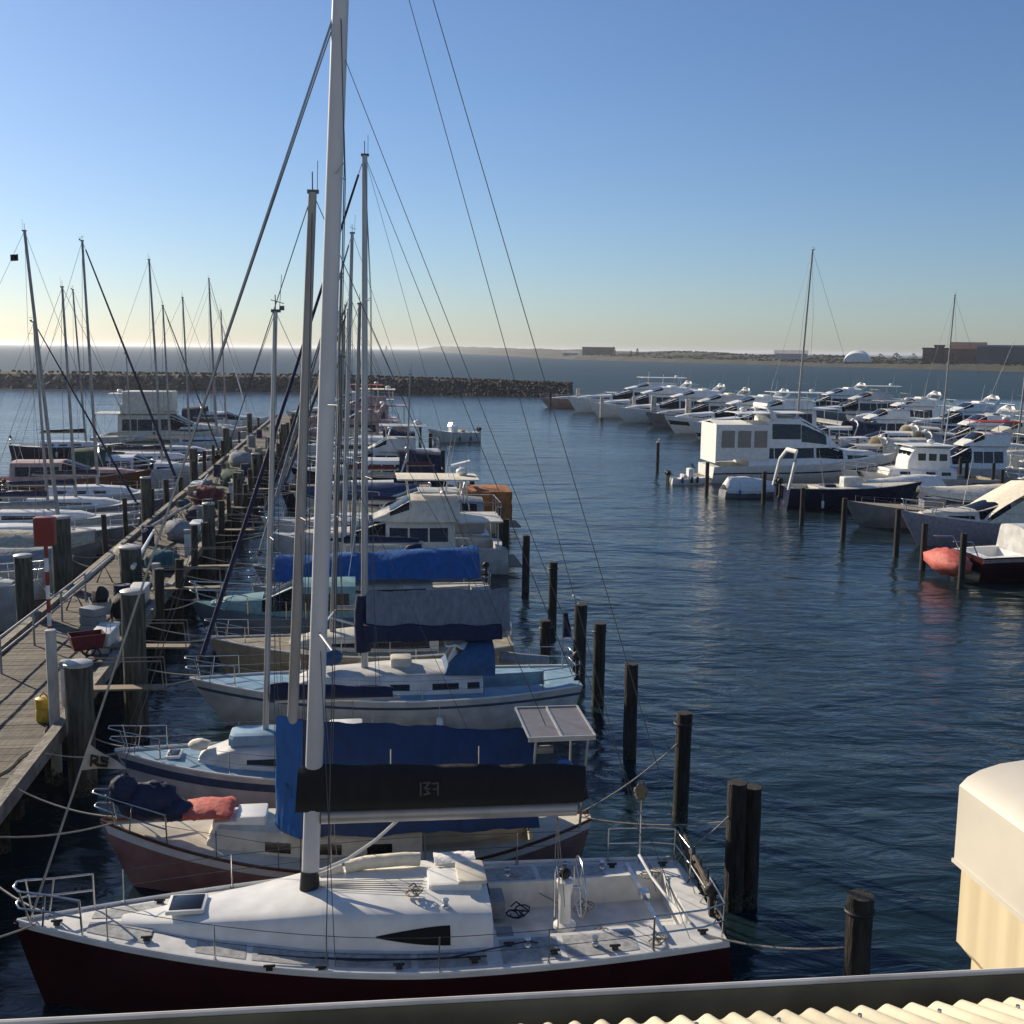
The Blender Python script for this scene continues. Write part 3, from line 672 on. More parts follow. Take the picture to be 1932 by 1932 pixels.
for lo, hi, sg in ((.0, .5, -1), (.5, 1., 1)):  # overlay carrying the painted sunlit blue back over the tarp's front edge
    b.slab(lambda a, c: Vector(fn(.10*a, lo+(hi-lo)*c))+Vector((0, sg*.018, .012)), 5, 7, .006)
f2 = b.build('tarpaulin_sunlit_end', MIDBC, o, 50)
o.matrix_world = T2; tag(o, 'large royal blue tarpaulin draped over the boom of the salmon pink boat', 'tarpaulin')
for t_, z_ in ((.62, 2.35), (2.35, 2.6)):
    b = MB(); x_ = LX(t_); b.tube([(x_, 1.03, 3.05), (x_+.01, 1.12, z_)], .012, 5); b.ball((x_+.01, 1.12, z_-.08), (.06, .06, .10), 10, 6); wt = b.build('tarpaulin_weight', CREAMC, None); wt.parent = o
moor(r, h, 9.7, .15, 2.2, .8, .2, .02); moor(r, h, 9.7, -.15, 2.2, -1.2, .2, .02); moor(r, h, .2, .1, -2.45, 2.1, .7, .018); moor(r, h, .2, -.1, -2.6, -1.75, .8, .018)

# ============================================================ 3 white yacht with blue deck
r = root('small_sloop', 26.5, 3.0, 'L', 'small white sloop with pale blue deck and blue stripe, half hidden behind the blue tarpaulin', 'sailboat')
h = Hull(8.7, 2.85, (1.0, .92, 1.33), st=.6, over=.95, rake=.2, um=.42, bp=1.95, flare=.16)
boat_hull(h, OFFW, r, 26, stripe=(.10, .24, mat('slate_blue_stripe', (.06, .085, .16), .4)), rail=WHITE); boat_deck(h, LBLUE, r, (.7, 2.6, .55, .4), .06, 26)
HS = House(h, [(2.6, .52, .92), (4.4, .52, .9), (5.9, .38, .72), (6.6, .12, .5), (6.75, .02, .45)], taper=.78); cb = house_mesh(HS, OFFW, r, 18)
window(HS, cb, 3.2, 5.6, .09, .24, tear=.5)
box_part(cb, 'raised_hatch', 4.75, 6.05, -.42, .40, 1.45, 1.72, LBLUE, .12)
hatch(r, h, 7.35, 0, .35, .5)
box_part(r, 'locker_box', 2.9, 3.7, -.3, .4, 1.48, 1.82, WHITE, .04)
mo, top = mast(r, 5.22, 1.4, 11.6, .42, .075, ALU, 10, .05, spread=[(6.4, .75)])
rig(r, h, 5.22, top, [(6.4, .75)], r=.007); boom(r, 5.1, 2.42, 3.0, 0, .05, ALU, NAVYC, .42, .16)
pulpit(r, h, 7.6, .55, .014); rails(r, h, 1.0, 7.6, .55, n=4)
q = MB(); q.ball((6.75, 0, 1.40), (.26, .22, .13), 10, 7, lambda d: 1+.2*wob(d.x*4, d.y*5)); q.build('folded_cloth', CREAMC, r, 60)
moor(r, h, 8.5, .15, 1.5, .8, .3, .016); moor(r, h, 8.5, -.15, 1.5, -1.0, .3, .016)

# ============================================================ 4 cream yacht with furled navy headsail
r = root('cruising_yacht', 32.0, 6.45, 'L', 'cream white cruising yacht with navy furled headsail, grey boom cover and blue spray hood', 'sailboat')
h = Hull(11.2, 3.4, (1.18, 1.05, 1.42), st=.62, over=1.35, rake=.45, um=.44, bp=2.0, flare=.18)
boat_hull(h, OFFW, r, 30, stripe=(.12, .17, mat('slate_blue_stripe', (0, 0, 0))), rail=WHITE); boat_deck(h, LBLUE, r, (.9, 2.9, .65, .42), .07, 30)
HS = House(h, [(2.9, .55, 1.1), (5.5, .52, 1.08), (7.6, .36, .8), (8.4, .05, .6)], taper=.78); cb = house_mesh(HS, OFFW, r, 20)
for xa, xb in ((3.0, 3.35), (3.6, 4.35), (5.0, 5.55), (5.9, 6.5)): window(HS, cb, xa, xb, .10, .2, n=4)
mo, top = mast(r, 6.26, 1.5, 16.0, .1, .105, ALU, 12, .075, spread=[(12.1, .95), (7.2, 1.1)])
rig(r, h, 6.26, top, [(7.2, 1.1), (12.1, .95)], r=.009, furl=(NAVYC, .07))
wire(r, 'backstay', (.1, 0, 1.2), top, .008); wire(r, 'topping_lift', (2.5, 0, 3.0), top, .006)
bo, a_, c_ = boom(r, 6.1, 2.45, 3.9, .05, .07, ALU)
b = MB(); o, fn = tent(bo, 6.2, 2.05, 3.88, 3.88, .5, 2.72, mat('slate_canvas', (.19, .205, .24), .85, bump=.3, bscale=4, stretch=(1.5, 1.5, .4)), 'sail_cover', lump=.04, n=18, steep=.9)
o2, fn2 = tent(bo, 6.28, 2.3, 3.06, 2.98, .60, 2.5, NAVYC, 'cover_skirt', lump=.02, n=16, ridge=.56)
b = MB(); b.tube([(6.32, 0, 3.75), (6.35, 0, 3.2), (6.3, 0, 2.1)], .17, 10, .24); b.build('mast_boot', NAVYC, mo, 60)
q = MB(); q.tube([(6.45, -.05, 2.85), (7.75, .35, 3.35)], .035, 8); q.build('spinnaker_pole', WHITE, r)
dodger(r, 2.55, 4.0, 1.0, 1.55, .85, mat('faded_blue_canvas', (.03, .10, .22), .8, bump=.5, bscale=7), True)
b = MB(); b.slab(lambda a, c: (3.95-1.15*a, -.75+1.3*c, 2.30-.15*a+.08*wob(a*4, c*5)+.1*math.sin(PI*c)), 8, 8, .05); b.build('folded_cloth', WHITEC, r, 60)
b = MB(); b.tube([(2.3, .1, 1.85), (1.6, .15, 1.78), (.85, .1, 1.70)], .17, 10, .13); b.build('cockpit_cushion', GREYC, r, 60)
q = MB(); q.ball((7.3, 0, 1.95), (.42, .32, .25), 12, 8, lambda d: 1+.22*wob(d.x*4, d.y*5, d.z*3)); q.build('deck_sail_bag', mat('faded_blue_canvas', (0, 0, 0)), r, 60)
box_part(r, 'deck_box', 4.9, 5.5, -.35, .25, 1.58, 1.9, CREAM, .04)
pulpit(r, h, 9.9, .6, .015); pushpit(r, h, 1.2, .62, .016); rails(r, h, 1.2, 9.9, .6, n=5); outboard(r, .15, .9, 1.75, .8)
q = MB(); q.tube([(.3, -.6, 1.2), (.3, -.6, 3.1)], .02, 6); fp = q.build('flag_staff', STEEL, r)
b = MB(); b.slab(lambda a, c: (.3-.02+.0*a, -.6, 2.9-.5*a) if False else (.28-.12*c-.15*a*c, -.6+.1*wob(a*4, c*4), 2.95-.75*a), 8, 4, .006); b.build('ensign', NAVYC, fp)
moor(r, h, 11.0, .2, 2.45, 1.1, .2, .018); moor(r, h, 11.0, -.2, 2.45, -1.1, .2, .018)
fender(r, 4.2, h.w(4.2)+.1, .35); fender(r, 6.6, h.w(6.6)+.1, .35, GREYC)

def berth_lines(r, h, t, d, L, group):
    if group == GL: xe = t+7.0
    elif group == GLL: xe = -10.9-t
    elif group == GR and d == 'R': xe = 46.6-t
    else: return
    dx = xe-(L-.3)
    if not .3 < dx < 5: return
    for sg in (1, -1): moor(r, h, L-.3, .15*sg, dx, random.uniform(.7, 1.6)*sg, 1.62-h.z(L), .02)
# ------------------------------------------------------------ generic builders
def sail(name, s, t, d, L, B, hm, dm, label, mh=12, rake=.4, spar=ALU, cover=NAVYC, furl=None, hood=None, cabin=None, group=GL, mx=.585, fb=None, far=False, tentm=None, stripe=None, yaw=0., radar=False, mast2=None, flag=None, boot=None, boomup=0.):
    r = root(name, s, t, d, label, 'sailboat', group, yaw)
    fb = fb or (.95+.02*L, .80+.02*L, 1.1+.03*L)
    h = Hull(L, B, fb, st=random.uniform(.5, .75), over=random.uniform(.6, 1.2), rake=random.uniform(-.1, .4), um=.43, bp=2.0)
    boat_hull(h, hm, r, 14 if far else 22, stripe=stripe, rail=WHITE if not far else None); boat_deck(h, dm, r, (L*.08, L*.25, .55, .4), .06, 14 if far else 22)
    hc = random.uniform(.42, .56)
    HS = House(h, [(L*.25, hc, B*.31), (L*.5, hc, B*.3), (L*.66, hc*.7, B*.22), (L*.74, .04, B*.15)], taper=.78); cb = house_mesh(HS, cabin or WHITE, r, 10)
    if random.random() < .5: window(HS, cb, L*.28, L*.6, .09, .24, tear=.5)
    else:
        for k in range(3): window(HS, cb, L*(.29+.11*k), L*(.36+.11*k), .09, .21, n=3)
    m_x = L*mx; rr = .055+mh*.0035
    sp_ = [(h.z(m_x)+(mh-1.5)*.48, B*.3)] if mh < 13 else [(h.z(m_x)+(mh-1.5)*.36, B*.32), (h.z(m_x)+(mh-1.5)*.68, B*.25)]
    mo, top = mast(r, m_x, h.z(m_x)+.3, mh, rake, rr, spar, 7 if far else 10, rr*.65, spread=sp_)
    rig(r, h, m_x, top, sp_, r=.009 if not far else .013, furl=furl)
    bo, a, c = boom(r, m_x, h.z(m_x)+1.25, L*.36, boomup, .06, spar, cover, .36, .17)
    if tentm: tent(bo, m_x-.2, m_x-L*.38, h.z(m_x)+1.75, h.z(m_x)+1.6, B*.42, h.z(2)+.35, tentm, lump=.06)
    if hood: dodger(r, L*.22, L*.34, B*.29, h.z(2)+.42, .75, hood, not far)
    pulpit(r, h, L*.88, .58, .018 if far else .015); pushpit(r, h, L*.1, .58, .018 if far else .015); rails(r, h, L*.1, L*.88, .58, n=5, r=.012)
    if radar: q = MB(); q.ball((m_x+.25, 0, h.z(m_x)+(mh-1.5)*.45), (.26, .26, .13), 12, 6); q.build('radar_dome', WHITE, mo)
    if mast2: m2, t2 = mast(r, L*.16, h.z(1), mast2, rake*.6, rr*.8, spar, 7, rr*.5, spread=[(mast2*.6, B*.2)], name='mizzen_mast'); boom(r, L*.16, h.z(1)+1.5, L*.18, 0, .05, spar, cover, .25, .13, name='mizzen_boom')
    if flag:
        f = MB(); z = mh*.93; f.slab(lambda a_, c_: (top.x-.3-.34*a_, -.25+.1*math.sin(a_*5), z-.32*c_-.05*a_), 6, 3, .008); f.build('flag', flag, r)
    berth_lines(r, h, t, d, L, group)
    if random.random() < .7: fender(r, L*.4, (h.w(L*.4)+.1)*(1 if d == 'L' else -1), .35, random.choice([WHITE, BLUEP, GREYC]))
    if random.random() < .5: outboard(r, .1, -.6, h.z(0)+.5, .8)
    return r, h

def motor(name, s, t, d, L, B, hm, label, style='cruiser', group=GR, canopy=None, dm=None, cab=None, fb=None, stripe=None, yaw=0., mastm=False, cat='motorboat', glassm=GLASS, arch=True, sunpad=False, boot=None, rail=None, top=None, hs=1.):
    r = root(name, s, t, d, label, cat, group, yaw); cab = cab or WHITE; dm = dm or WHITE
    k = L/10; fb = fb or (.85+.035*L, .85+.045*L, 1.15+.075*L)
    h = Hull(L, B, fb, st=.88, over=.8+.05*L, rake=-.1, um=.4, bp=2.3, flare=.22, low=.3)
    boat_hull(h, hm, r, 18, stripe=stripe, rail=rail, boot=boot); boat_deck(h, dm, r, (L*.04, L*.22, B*.34, .5), .07, 18)
    if style in ('cruiser', 'fly', 'yacht'):
        hh = {'cruiser': 1.2, 'fly': 1.85, 'yacht': 2.3}[style]*(.8+.2*k if style != 'yacht' else 1)*hs
        a, f1, f2, f3 = (.22, .50, .66, .90) if style != 'yacht' else (.18, .52, .68, .92)
        HS = House(h, [(L*a, hh, B*.40), (L*f1, hh*.97, B*.39), (L*f2, hh*.42, B*.33), (L*(f3-.08), hh*.22, B*.22), (L*f3, .02, B*.1)], taper=.80, crown=.06)
        cb = house_mesh(HS, cab, r, 20)
        
        for k3 in range(3):
            wa, wb = L*(a+.03), L*f1; dw = (wb-wa)/3; window(HS, cb, wa+dw*k3, wa+dw*(k3+1)-.09, .09, .265, glassm, n=3); window(HS, cb, L*(f1+.008), L*(f2-.004), .09, .91, glassm, 'windscreen', both=False, n=6)
        if style != 'cruiser' or L > 9: window(HS, cb, L*(f2+.02), L*(f3-.1), .08, .2, glassm, tear=.7, n=5)
        hatch(r, h, L*.8, 0, .5, .5, h.z(L*.8)+hh*.22)
        zt = h.z(L*.35)+hh
        if style in ('fly', 'yacht'):
            H2 = House(h, [(L*.20, .95, B*.37), (L*.40, 1.0, B*.36), (L*.50, .35, B*.31), (L*.56, .02, B*.24)], z0=zt+.05, taper=.9, sink=.08); fb_ = house_mesh(H2, cab, r, 12, 'flybridge')
            window(H2, fb_, L*.41, L*.49, .2, .8, glassm, 'windscreen', both=False, n=4)
            top = (random.random() < .35 or canopy is not None) if top is None else top
            if top: q = MB(); q.slab(lambda a_, c_: (L*(.12+.34*a_), B*(-.36+.72*c_), zt+2.0+.07*math.sin(PI*c_)+.05*a_), 6, 6, .07); ht = q.build('hardtop', canopy or cab, r, 30)
            for x in ((.16, .40) if top else ()):
                for sg in (1, -1): q = MB(); q.tube([(L*x, sg*B*.33, zt+.5), (L*(x+.02), sg*B*.32, zt+1.98)], .035, 6); q.build('hardtop_post', STEEL, r)
            if not top:
                q = MB(); q.tube([(L*.24, B*.37, zt+.3), (L*.17, B*.34, zt+1.5), (L*.165, B*.2, zt+1.75), (L*.165, -B*.2, zt+1.75), (L*.17, -B*.34, zt+1.5), (L*.24, -B*.37, zt+.3)], .11, 8, sq=2.2); ht = q.build('radar_arch', cab, r, 50)
                box_part(r, 'helm_seat', L*.28, L*.34, -B*.22, B*.22, zt+.6, zt+1.25, random.choice([CREAMC, GREYC, WHITEC]), .1)
            zr = zt+(2.25 if top else 1.95)
            q = MB(); q.ball((L*.18, 0, zr), (.32, .32, .2), 12, 8); q.build('radar_dome', WHITE, ht)
            q = MB(); q.tube([(L*.17, .35, zr-.2), (L*.16, .35, zr+1.9)], .018, 5, .008); q.build('antenna', WIREL, ht)
            q = MB(); q.slab(lambda a_, c_: (L*(.02+.2*a_), B*(-.42+.84*c_), zt+.02+.03*math.sin(PI*c_)), 5, 6, .08); q.build('aft_overhang', cab, r, 30)
            for sg in (1, -1): q = MB(); q.tube([(L*.04, sg*B*.38, h.z(1)-.1), (L*.04, sg*B*.38, zt-.03)], .035, 6); q.build('overhang_post', cab, r)
            q = MB(); q.tube([(L*.21, -B*.36, zt+.95), (L*.03, -B*.40, zt+.9), (L*.03, B*.40, zt+.9), (L*.21, B*.36, zt+.95)], .02, 6)
            for y in (-.4, -.13, .13, .4): q.tube([(L*.03, y*B, zt), (L*.03, y*B, zt+.9)], .016, 5)
            q.build('guard_rail', STEEL, r)
        else:
            if canopy:
                q = MB(); x0, x1 = L*.03, L*.30
                def cf(a_, c_):
                    ang = PI*c_; return (x0+(x1-x0)*a_, B*.40*math.cos(ang)*min(1, 1), h.z(0)+.1+(hh+.75)*(max(0, math.sin(ang))**.45)*(1-.12*(1-a_)))
                q.slab(cf, 7, 14, .015); cn = q.build('canopy', canopy, r, 50)
                g = MB(); g.slab(lambda a_, c_: Vector(cf(.15+.3*a_, .13+.12*c_))+Vector((0, .02, .0)), 3, 2, .008); g.build('clear_panel', glassm, cn, 0)
            if arch:
                q = MB(); zt = h.z(L*.3); q.tube([(L*.30, B*.42, zt), (L*.25, B*.38, zt+hh+.35), (L*.24, B*.2, zt+hh+.62), (L*.24, -B*.2, zt+hh+.62), (L*.25, -B*.38, zt+hh+.35), (L*.30, -B*.42, zt)], .07, 8, sq=1.6); ar = q.build('radar_arch', cab, r, 50)
                q = MB(); q.ball((L*.24, 0, zt+hh+.80), (.24, .24, .14), 10, 6); q.tube([(L*.24, .4, zt+hh+.6), (L*.22, .4, zt+hh+2.1)], .014, 5, .006); q.build('radar_dome', WHITE, ar)
    if style == 'trawler':
        HS = House(h, [(L*.30, .75, B*.40), (L*.55, .75, B*.38), (L*.72, .5, B*.28), (L*.73, .04, B*.26)], taper=.92, crown=.03); cb = house_mesh(HS, cab, r, 10)
        for x in (.34, .44, .6): window(HS, cb, L*x, L*(x+.06), .13, .24, n=3)
        zt = h.z(L*.4)+.6; H2 = House(h, [(L*.34, 1.75, B*.33), (L*.56, 1.85, B*.33), (L*.575, 1.6, B*.30), (L*.60, .9, B*.27), (L*.605, .05, B*.26)], z0=zt, taper=.93, crown=.05); wh = house_mesh(H2, cab, r, 10, 'wheelhouse')
        for x in (.36, .43, .50): window(H2, wh, L*x, L*(x+.05), .155, .255, n=3)
        for qa, qb in ((.30, .42), (.45, .55), (.58, .70)):
            pass
        g = MB()
        for y in (-.62, 0, .62): g.box(L*.583, L*.592, y-.24, y+.24, zt+.95, zt+1.48, Matrix.Translation((0, 0, 0)))
        g.build('window', glassm, wh, 0)
        q = MB(); q.box(L*.31, L*.60, -B*.37, B*.37, zt+1.86, zt+1.93); rf = q.build('roof', cab, wh, 0)
        mo, top = mast(r, L*.33, zt+1.8, zt+5.2, .3, .06, WHITE, 8); q = MB(); q.ball((L*.42, 0, zt+2.15), (.3, .3, .2), 10, 6); q.build('radar_dome', WHITE, rf)
        q = MB(); q.tube([(L*.33, 0, zt+2.2), (L*.05, 0, zt+3.3)], .05, 7); q.build('derrick', CREAM, r)
    if style == 'covered':
        q = MB()
        def tf(a_, c_):
            x = L*(.02+.94*a_); ww = h.w(x)+.03; kk = abs(c_-.5)*2; hump = (1.0+.35*math.sin(PI*a_*1.2))*(1-a_*.45)*(.9 if a_ > .02 else .4)
            return (x, (1 if c_ > .5 else -1)*ww*min(1, kk*1.02), h.z(x)+.05+hump*(1-kk**1.6)+.05*wob(a_*9, c_*7)-(.18 if kk > .97 else 0))
        q.slab(tf, 16, 12, .012); q.build('boat_cover', canopy or BLUEC, r, 50)
    if style == 'open':
        box_part(r, 'console', L*.42, L*.55, -.45, .45, h.z(3)-.4, h.z(3)+.7, cab, .08)
        g = MB(); g.slab(lambda a_, c_: (L*.55+.12-.25*a_, -.42+.84*c_, h.z(3)+.68+.4*a_), 3, 4, .012); g.build('windscreen', glassm, r)
        box_part(r, 'bench_seat', L*.28, L*.36, -.6, .6, h.z(3)-.4, h.z(3)+.2, canopy or NAVYC, .06)
        outboard(r, -.15, 0, h.z(0)-.1, 1.3); outboard(r, -.15, .5, h.z(0)-.1, 1.3)
    if style in ('cruiser', 'fly', 'yacht', 'trawler'):
        pulpit(r, h, L*.72, .65, .02, fwd=.0); rails(r, h, L*.45, L*.72, .62, n=3, r=.014, two=False)
        q = MB(); q.slab(lambda a_, c_: (-.75*a_, B*(-.38+.76*c_), .38), 3, 4, .07); q.build('swim_platform', TEAK, r, 0)
    else: rails(r, h, L*.5, L*.92, .35, n=3, two=False)
    if mastm: mast(r, L*.4, h.z(4)+1.2, h.z(4)+5.5, .3, .06, WHITE, 8, spread=[(h.z(4)+4, .5)])
    berth_lines(r, h, t, d, L, group)
    for fx in (.22, .45, .6)[:random.randint(1, 3)]: fender(r, L*fx, (h.w(L*fx)+.1)*(1 if d == 'L' else -1), .4, random.choice([WHITE, BLUEP, BLACKR]))
    if random.random() < .6 and style != 'covered':
        z_ = h.z(L*.3)+{'cruiser': 1.1, 'fly': 2.6, 'yacht': 3.1}.get(style, .4)
        for y_ in (-.8, .7)[:random.randint(1, 2)]: q = MB(); q.tube([(L*.26, y_, z_-.3), (L*.26-.5, y_*1.1, z_+random.uniform(1.5, 3.))], .02, 5, .008); q.build('whip_antenna', WHITE, r)
    return r, h

# ============================================================ right side of the jetty, further out
sail('wooden_sloop', 36.7, 5.1, 'L', 9.9, 3.1, TAN, TAN, 'tan decked old sloop with dark bow bundle, between the cream yacht and the teal boat', 10.5, .4, ALUG, None, cabin=CREAM, mx=.6, furl=None)
rr, hh_ = motor('teal_cruiser', 41.0, 1.6, 'L', 7.6, 2.9, BLUEGREY, 'blue-grey motorboat with teal deck, just before the boat under the bright blue tarpaulin', 'cruiser', GL, canopy=None, dm=mat('teal_deck_paint', (.05, .17, .17), .6), cab=mat('pale_teal_paint', (.16, .30, .31), .5), arch=False)
rr, hh_ = sail('covered_sloop', 45.0, 5.4, 'L', 9.6, 3.1, OFFW, OFFW, 'sloop lying under a long bright blue tarpaulin, past the cream yacht', 12.5, .4, ALUG, None, cabin=OFFW)
tp, fn = tent(None, 8.6, .5, 2.55, 2.85, 1.2, 1.75, MIDBC, 'tarpaulin', lump=.08, n=24, steep=1.6)
tp.matrix_world = Matrix.Translation(rr.location) @ Matrix.Rotation(HL, 4, 'Z'); tag(tp, 'long bright blue tarpaulin stretched over the sloop past the cream yacht', 'tarpaulin')
sail('sloop', 49.2, 4.9, 'L', 9.4, 3.0, GREYH, OFFW, 'grey hulled sloop between the bright blue tarpaulin and the two deck cruiser', 15.6, .5, ALU, NAVYC, hood=NAVYC, furl=(GREYC, .075))
motor('flybridge_cruiser', 54.5, 7.2, 'L', 11.5, 3.9, OFFW, 'two deck white cruiser with long flat hardtop, beside the rust orange canvas boat', 'fly', GL, hs=.66, canopy=CREAMC, dm=OFFW, cab=CREAM)
motor('cabin_cruiser', 59.0, 6.9, 'L', 9.6, 3.3, OFFW, 'low grey white cabin cruiser just beyond the two deck cruiser', 'cruiser', GL, canopy=GREYC, cab=OFFW)
sail('sloop', 63.4, 4.5, 'L', 9.8, 3.1, WHITE, OFFW, 'white sloop with dark furled headsail, just before the rust orange canvas boat', 14.8, .5, ALUG, NAVYC, furl=(NAVYC, .08), hood=NAVYC)
rr, hh_ = motor('workboat', 66.5, 8.9, 'L', 10.5, 3.6, CREAM, 'workboat with rust orange canvas around its stern and a radar on a frame', 'cruiser', GL, cab=CREAM, dm=TAN, arch=True)
b = MB(); b.slab(lambda a, c: (-.1+2.7*a, -1.75+3.5*c, 2.55+.12*math.sin(PI*c)+.05*wob(a*5, c*6)), 6, 8, .03)
for y in (-1.75, 1.75): b.slab(lambda a, c: (-.1+2.7*a+.05*wob(a*6, c*4), y+.04*wob(a*9, c*3), .95+1.6*c), 8, 6, .02)
b.slab(lambda a, c: (-.12+.05*wob(a*8, c*4), -1.75+3.5*a, .85+1.7*c), 8, 6, .02); b.build('stern_awning', ORANGEC, rr, 50)
q = MB()
for y in (-.7, .7): q.tube([(3.0, y, 1.2), (2.7, y*.8, 3.9)], .05, 6)
q.tube([(2.7, -.6, 3.9), (2.7, .6, 3.9)], .05, 6); q.build('radar_frame', WHITE, rr)
q = MB(); q.slab(lambda a, c: (2.2+1.1*a, -.35+.7*c, 4.25-.28*a), 3, 3, .14); q.build('radar_scanner', WHITE, rr, 30)
q = MB()
for y in (-.35, .15): q.tube([(2.9, y, 1.3), (2.8, y, 2.9)], .14, 8)
q.build('stowed_fenders', BLACKR, rr)
motor('covered_launch', 71.5, 4.6, 'L', 8.6, 3.0, OFFW, 'launch under a blue boat cover, behind the rust orange canvas boat', 'covered', GL, canopy=BLUEC)
sail('sloop', 75.6, 5.0, 'L', 10.0, 3.2, NAVY, TAN, 'navy hulled sloop with tan deck along the middle of the jetty', 14.2, .5, ALUG, BEIGEC, far=True, furl=(BLUEC, .10))
sail('sloop', 79.6, 5.2, 'L', 10.4, 3.3, BROWNH, TAN, 'brown wooden ketch with a dark mizzen sail along the middle of the jetty', 13.4, .4, TANSPAR, MARC, far=True, mast2=9., furl=(BLACKC, .12))
motor('sports_cruiser', 84.5, 6.6, 'L', 11.5, 3.7, NAVY, 'dark hulled sports cruiser with white top and sweeping windscreen beside the thin green pile', 'cruiser', GL, canopy=NAVYC)
motor('motor_launch', 91.0, 6.9, 'L', 11.0, 3.6, MAROON, 'white topped motor launch with dark red hull, beyond the dark sports cruiser', 'fly', GL, hs=.7, cab=OFFW)
sail('sloop', 96.0, 4.0, 'L', 9.8, 3.1, WHITE, OFFW, 'white sloop with green sail cover two thirds along the jetty', 13.8, .4, ALU, GREENC, far=True, furl=(GREENC, .07))
sail('sloop', 101., 4.6, 'L', 10.2, 3.2, BLUEGREY, OFFW, 'blue-grey sloop with a white sail cover two thirds along the jetty', 14.5, .5, ALUG, WHITEC, far=True, furl=(BEIGEC, .13))
motor('cabin_cruiser', 106.5, 5.8, 'L', 11., 3.6, WHITE, 'white cruiser with navy canopy nearer than the pink striped houseboat', 'cruiser', GL, canopy=NAVYC)
sail('sloop', 112., 4.3, 'L', 10., 3.2, OFFW, TAN, 'off-white sloop with beige cover in front of the pink striped houseboat', 13.2, .4, ALUG, BEIGEC, far=True, furl=(BEIGEC, .08))
sail('sloop', 118., 4.0, 'L', 10.5, 3.3, GREENH, TAN, 'dark green sloop near the far end of the jetty', 14, .5, TANSPAR, BEIGEC, far=True, furl=(NAVYC, .08))
motor('cabin_cruiser', 125., 5.0, 'L', 11.5, 3.8, PINKH, 'pale pink cruiser near the far end of the jetty', 'fly', GL, hs=.8, cab=PINKH)
sail('sloop', 132., 3.8, 'L', 10.5, 3.3, WHITE, OFFW, 'white sloop with royal blue sail cover near the far end of the jetty', 14.5, .5, ALU, BLUEC, far=True, furl=(WHITEC, .07))
motor('houseboat', 141., 6.5, 'L', 14., 4.6, PINKH, 'long pinkish houseboat with flat upper deck at the far end of the jetty', 'yacht', GL, cab=PINKH, canopy=CREAMC)
motor('open_runabout', 133., 14.2, 'L', 6.5, 2.4, OFFW, 'small open motorboat out in the fairway beyond the jetty boats', 'open', None, canopy=TAN, yaw=.4)
motor('passenger_ferry', 156., 5.5, 'L', 15., 5., OFFW, 'white passenger ferry with red and white upper deck beyond the pinkish houseboat', 'yacht', GL, cab=OFFW, canopy=REDC, cat='ferry')

# ============================================================ left side of the jetty (bows towards the jetty)
motor('cabin_launch', 44.0, -23.0, 'R', 11.2, 3.6, OFFW, 'grey-white cabin launch at the left picture edge beside the red box post', 'cruiser', GLL, cab=OFFW, dm=GREYH, canopy=GREYC, arch=False)
motor('covered_launch', 49.5, -21.8, 'R', 9.8, 3.2, OFFW, 'launch with a pale grey cover beyond the grey-white cabin launch', 'covered', GLL, canopy=GREYC)
motor('covered_launch', 54., -21.5, 'R', 9.8, 3.2, GREYH, 'launch with a brown cover between pale covered launch and long grey sloop', 'covered', GLL, canopy=BEIGEC)
sail('long_sloop', 60.5, -24.0, 'R', 12.6, 3.6, GREYH, OFFW, 'long pale grey sloop whose tall leaning mast carries a small flag', 16.4, 1.0, ALUG, GREYC, group=GLL, mx=.685, flag=BLACKC)
sail('sloop', 66., -22.5, 'R', 10.4, 3.2, OFFW, OFFW, 'off-white sloop cut by the left picture edge past the long grey sloop', 12.0, .3, ALUG, NAVYC, group=GLL, mx=.5, furl=(NAVYC, .07))
sail('sloop', 71.5, -22.5, 'R', 10.8, 3.3, BLUEGREY, OFFW, 'blue-grey sloop with short mast, left of the sloop with the diagonal furled sail', 14.2, .25, ALUG, NAVYC, group=GLL, mx=.5, far=True)
sail('sloop', 77., -22.8, 'R', 11.2, 3.4, OFFW, OFFW, 'sloop with a long dark furled headsail slanting down to the jetty, on the left', 17.4, .35, ALUG, NAVYC, group=GLL, mx=.52, furl=(NAVYC, .10), far=True)
motor('wooden_cruiser', 83., -26.5, 'R', 12., 3.8, BROWNH, 'brown hulled wooden cruiser with pinkish cabin at the left', 'cruiser', GLL, cab=PINKH, dm=PINKH, arch=False)
motor('cabin_launch', 88.5, -21.5, 'R', 9.6, 3.3, WHITE, 'white cabin launch with green canopy beyond the pinkish cabin cruiser', 'cruiser', GLL, canopy=GREENC)
sail('sloop', 95., -22.5, 'R', 10.8, 3.4, WHITE, OFFW, 'white sloop with bare mast standing in front of the white work ferry', 17.6, .5, ALUG, NAVYC, group=GLL, mx=.62, far=True)
sail('sloop', 101., -22.5, 'R', 10.8, 3.4, NAVY, OFFW, 'dark hulled sloop with green furled sail in front of the white work ferry', 14.2, .3, ALUG, GREENC, group=GLL, mx=.6, furl=(GREENC, .08), far=True)
sail('ketch', 108., -22.5, 'R', 11.5, 3.5, MAROON, OFFW, 'dark red ketch with two masts left of the jetty, towards its far end', 15.2, .3, ALUG, BEIGEC, group=GLL, mx=.62, far=True, mast2=10.)
sail('sloop', 114., -33., 'R', 11.5, 3.5, NAVY, OFFW, 'dark sloop with black sail cover lying alone in the open water on the left', 16, .6, ALUG, BLACKC, group=GLL, mx=.6, far=True)
rr, hh_ = motor('work_ferry', 122., -27., 'R', 15., 5.2, OFFW, 'white work ferry with tall square upper deck left of the jetty', 'yacht', GLL, cab=CREAM, canopy=CREAM, cat='ferry')
b = MB(); box_part(rr, 'upper_wheelhouse', 3.2, 8.2, -1.8, 1.8, 4.1, 6.1, CREAM, .1)
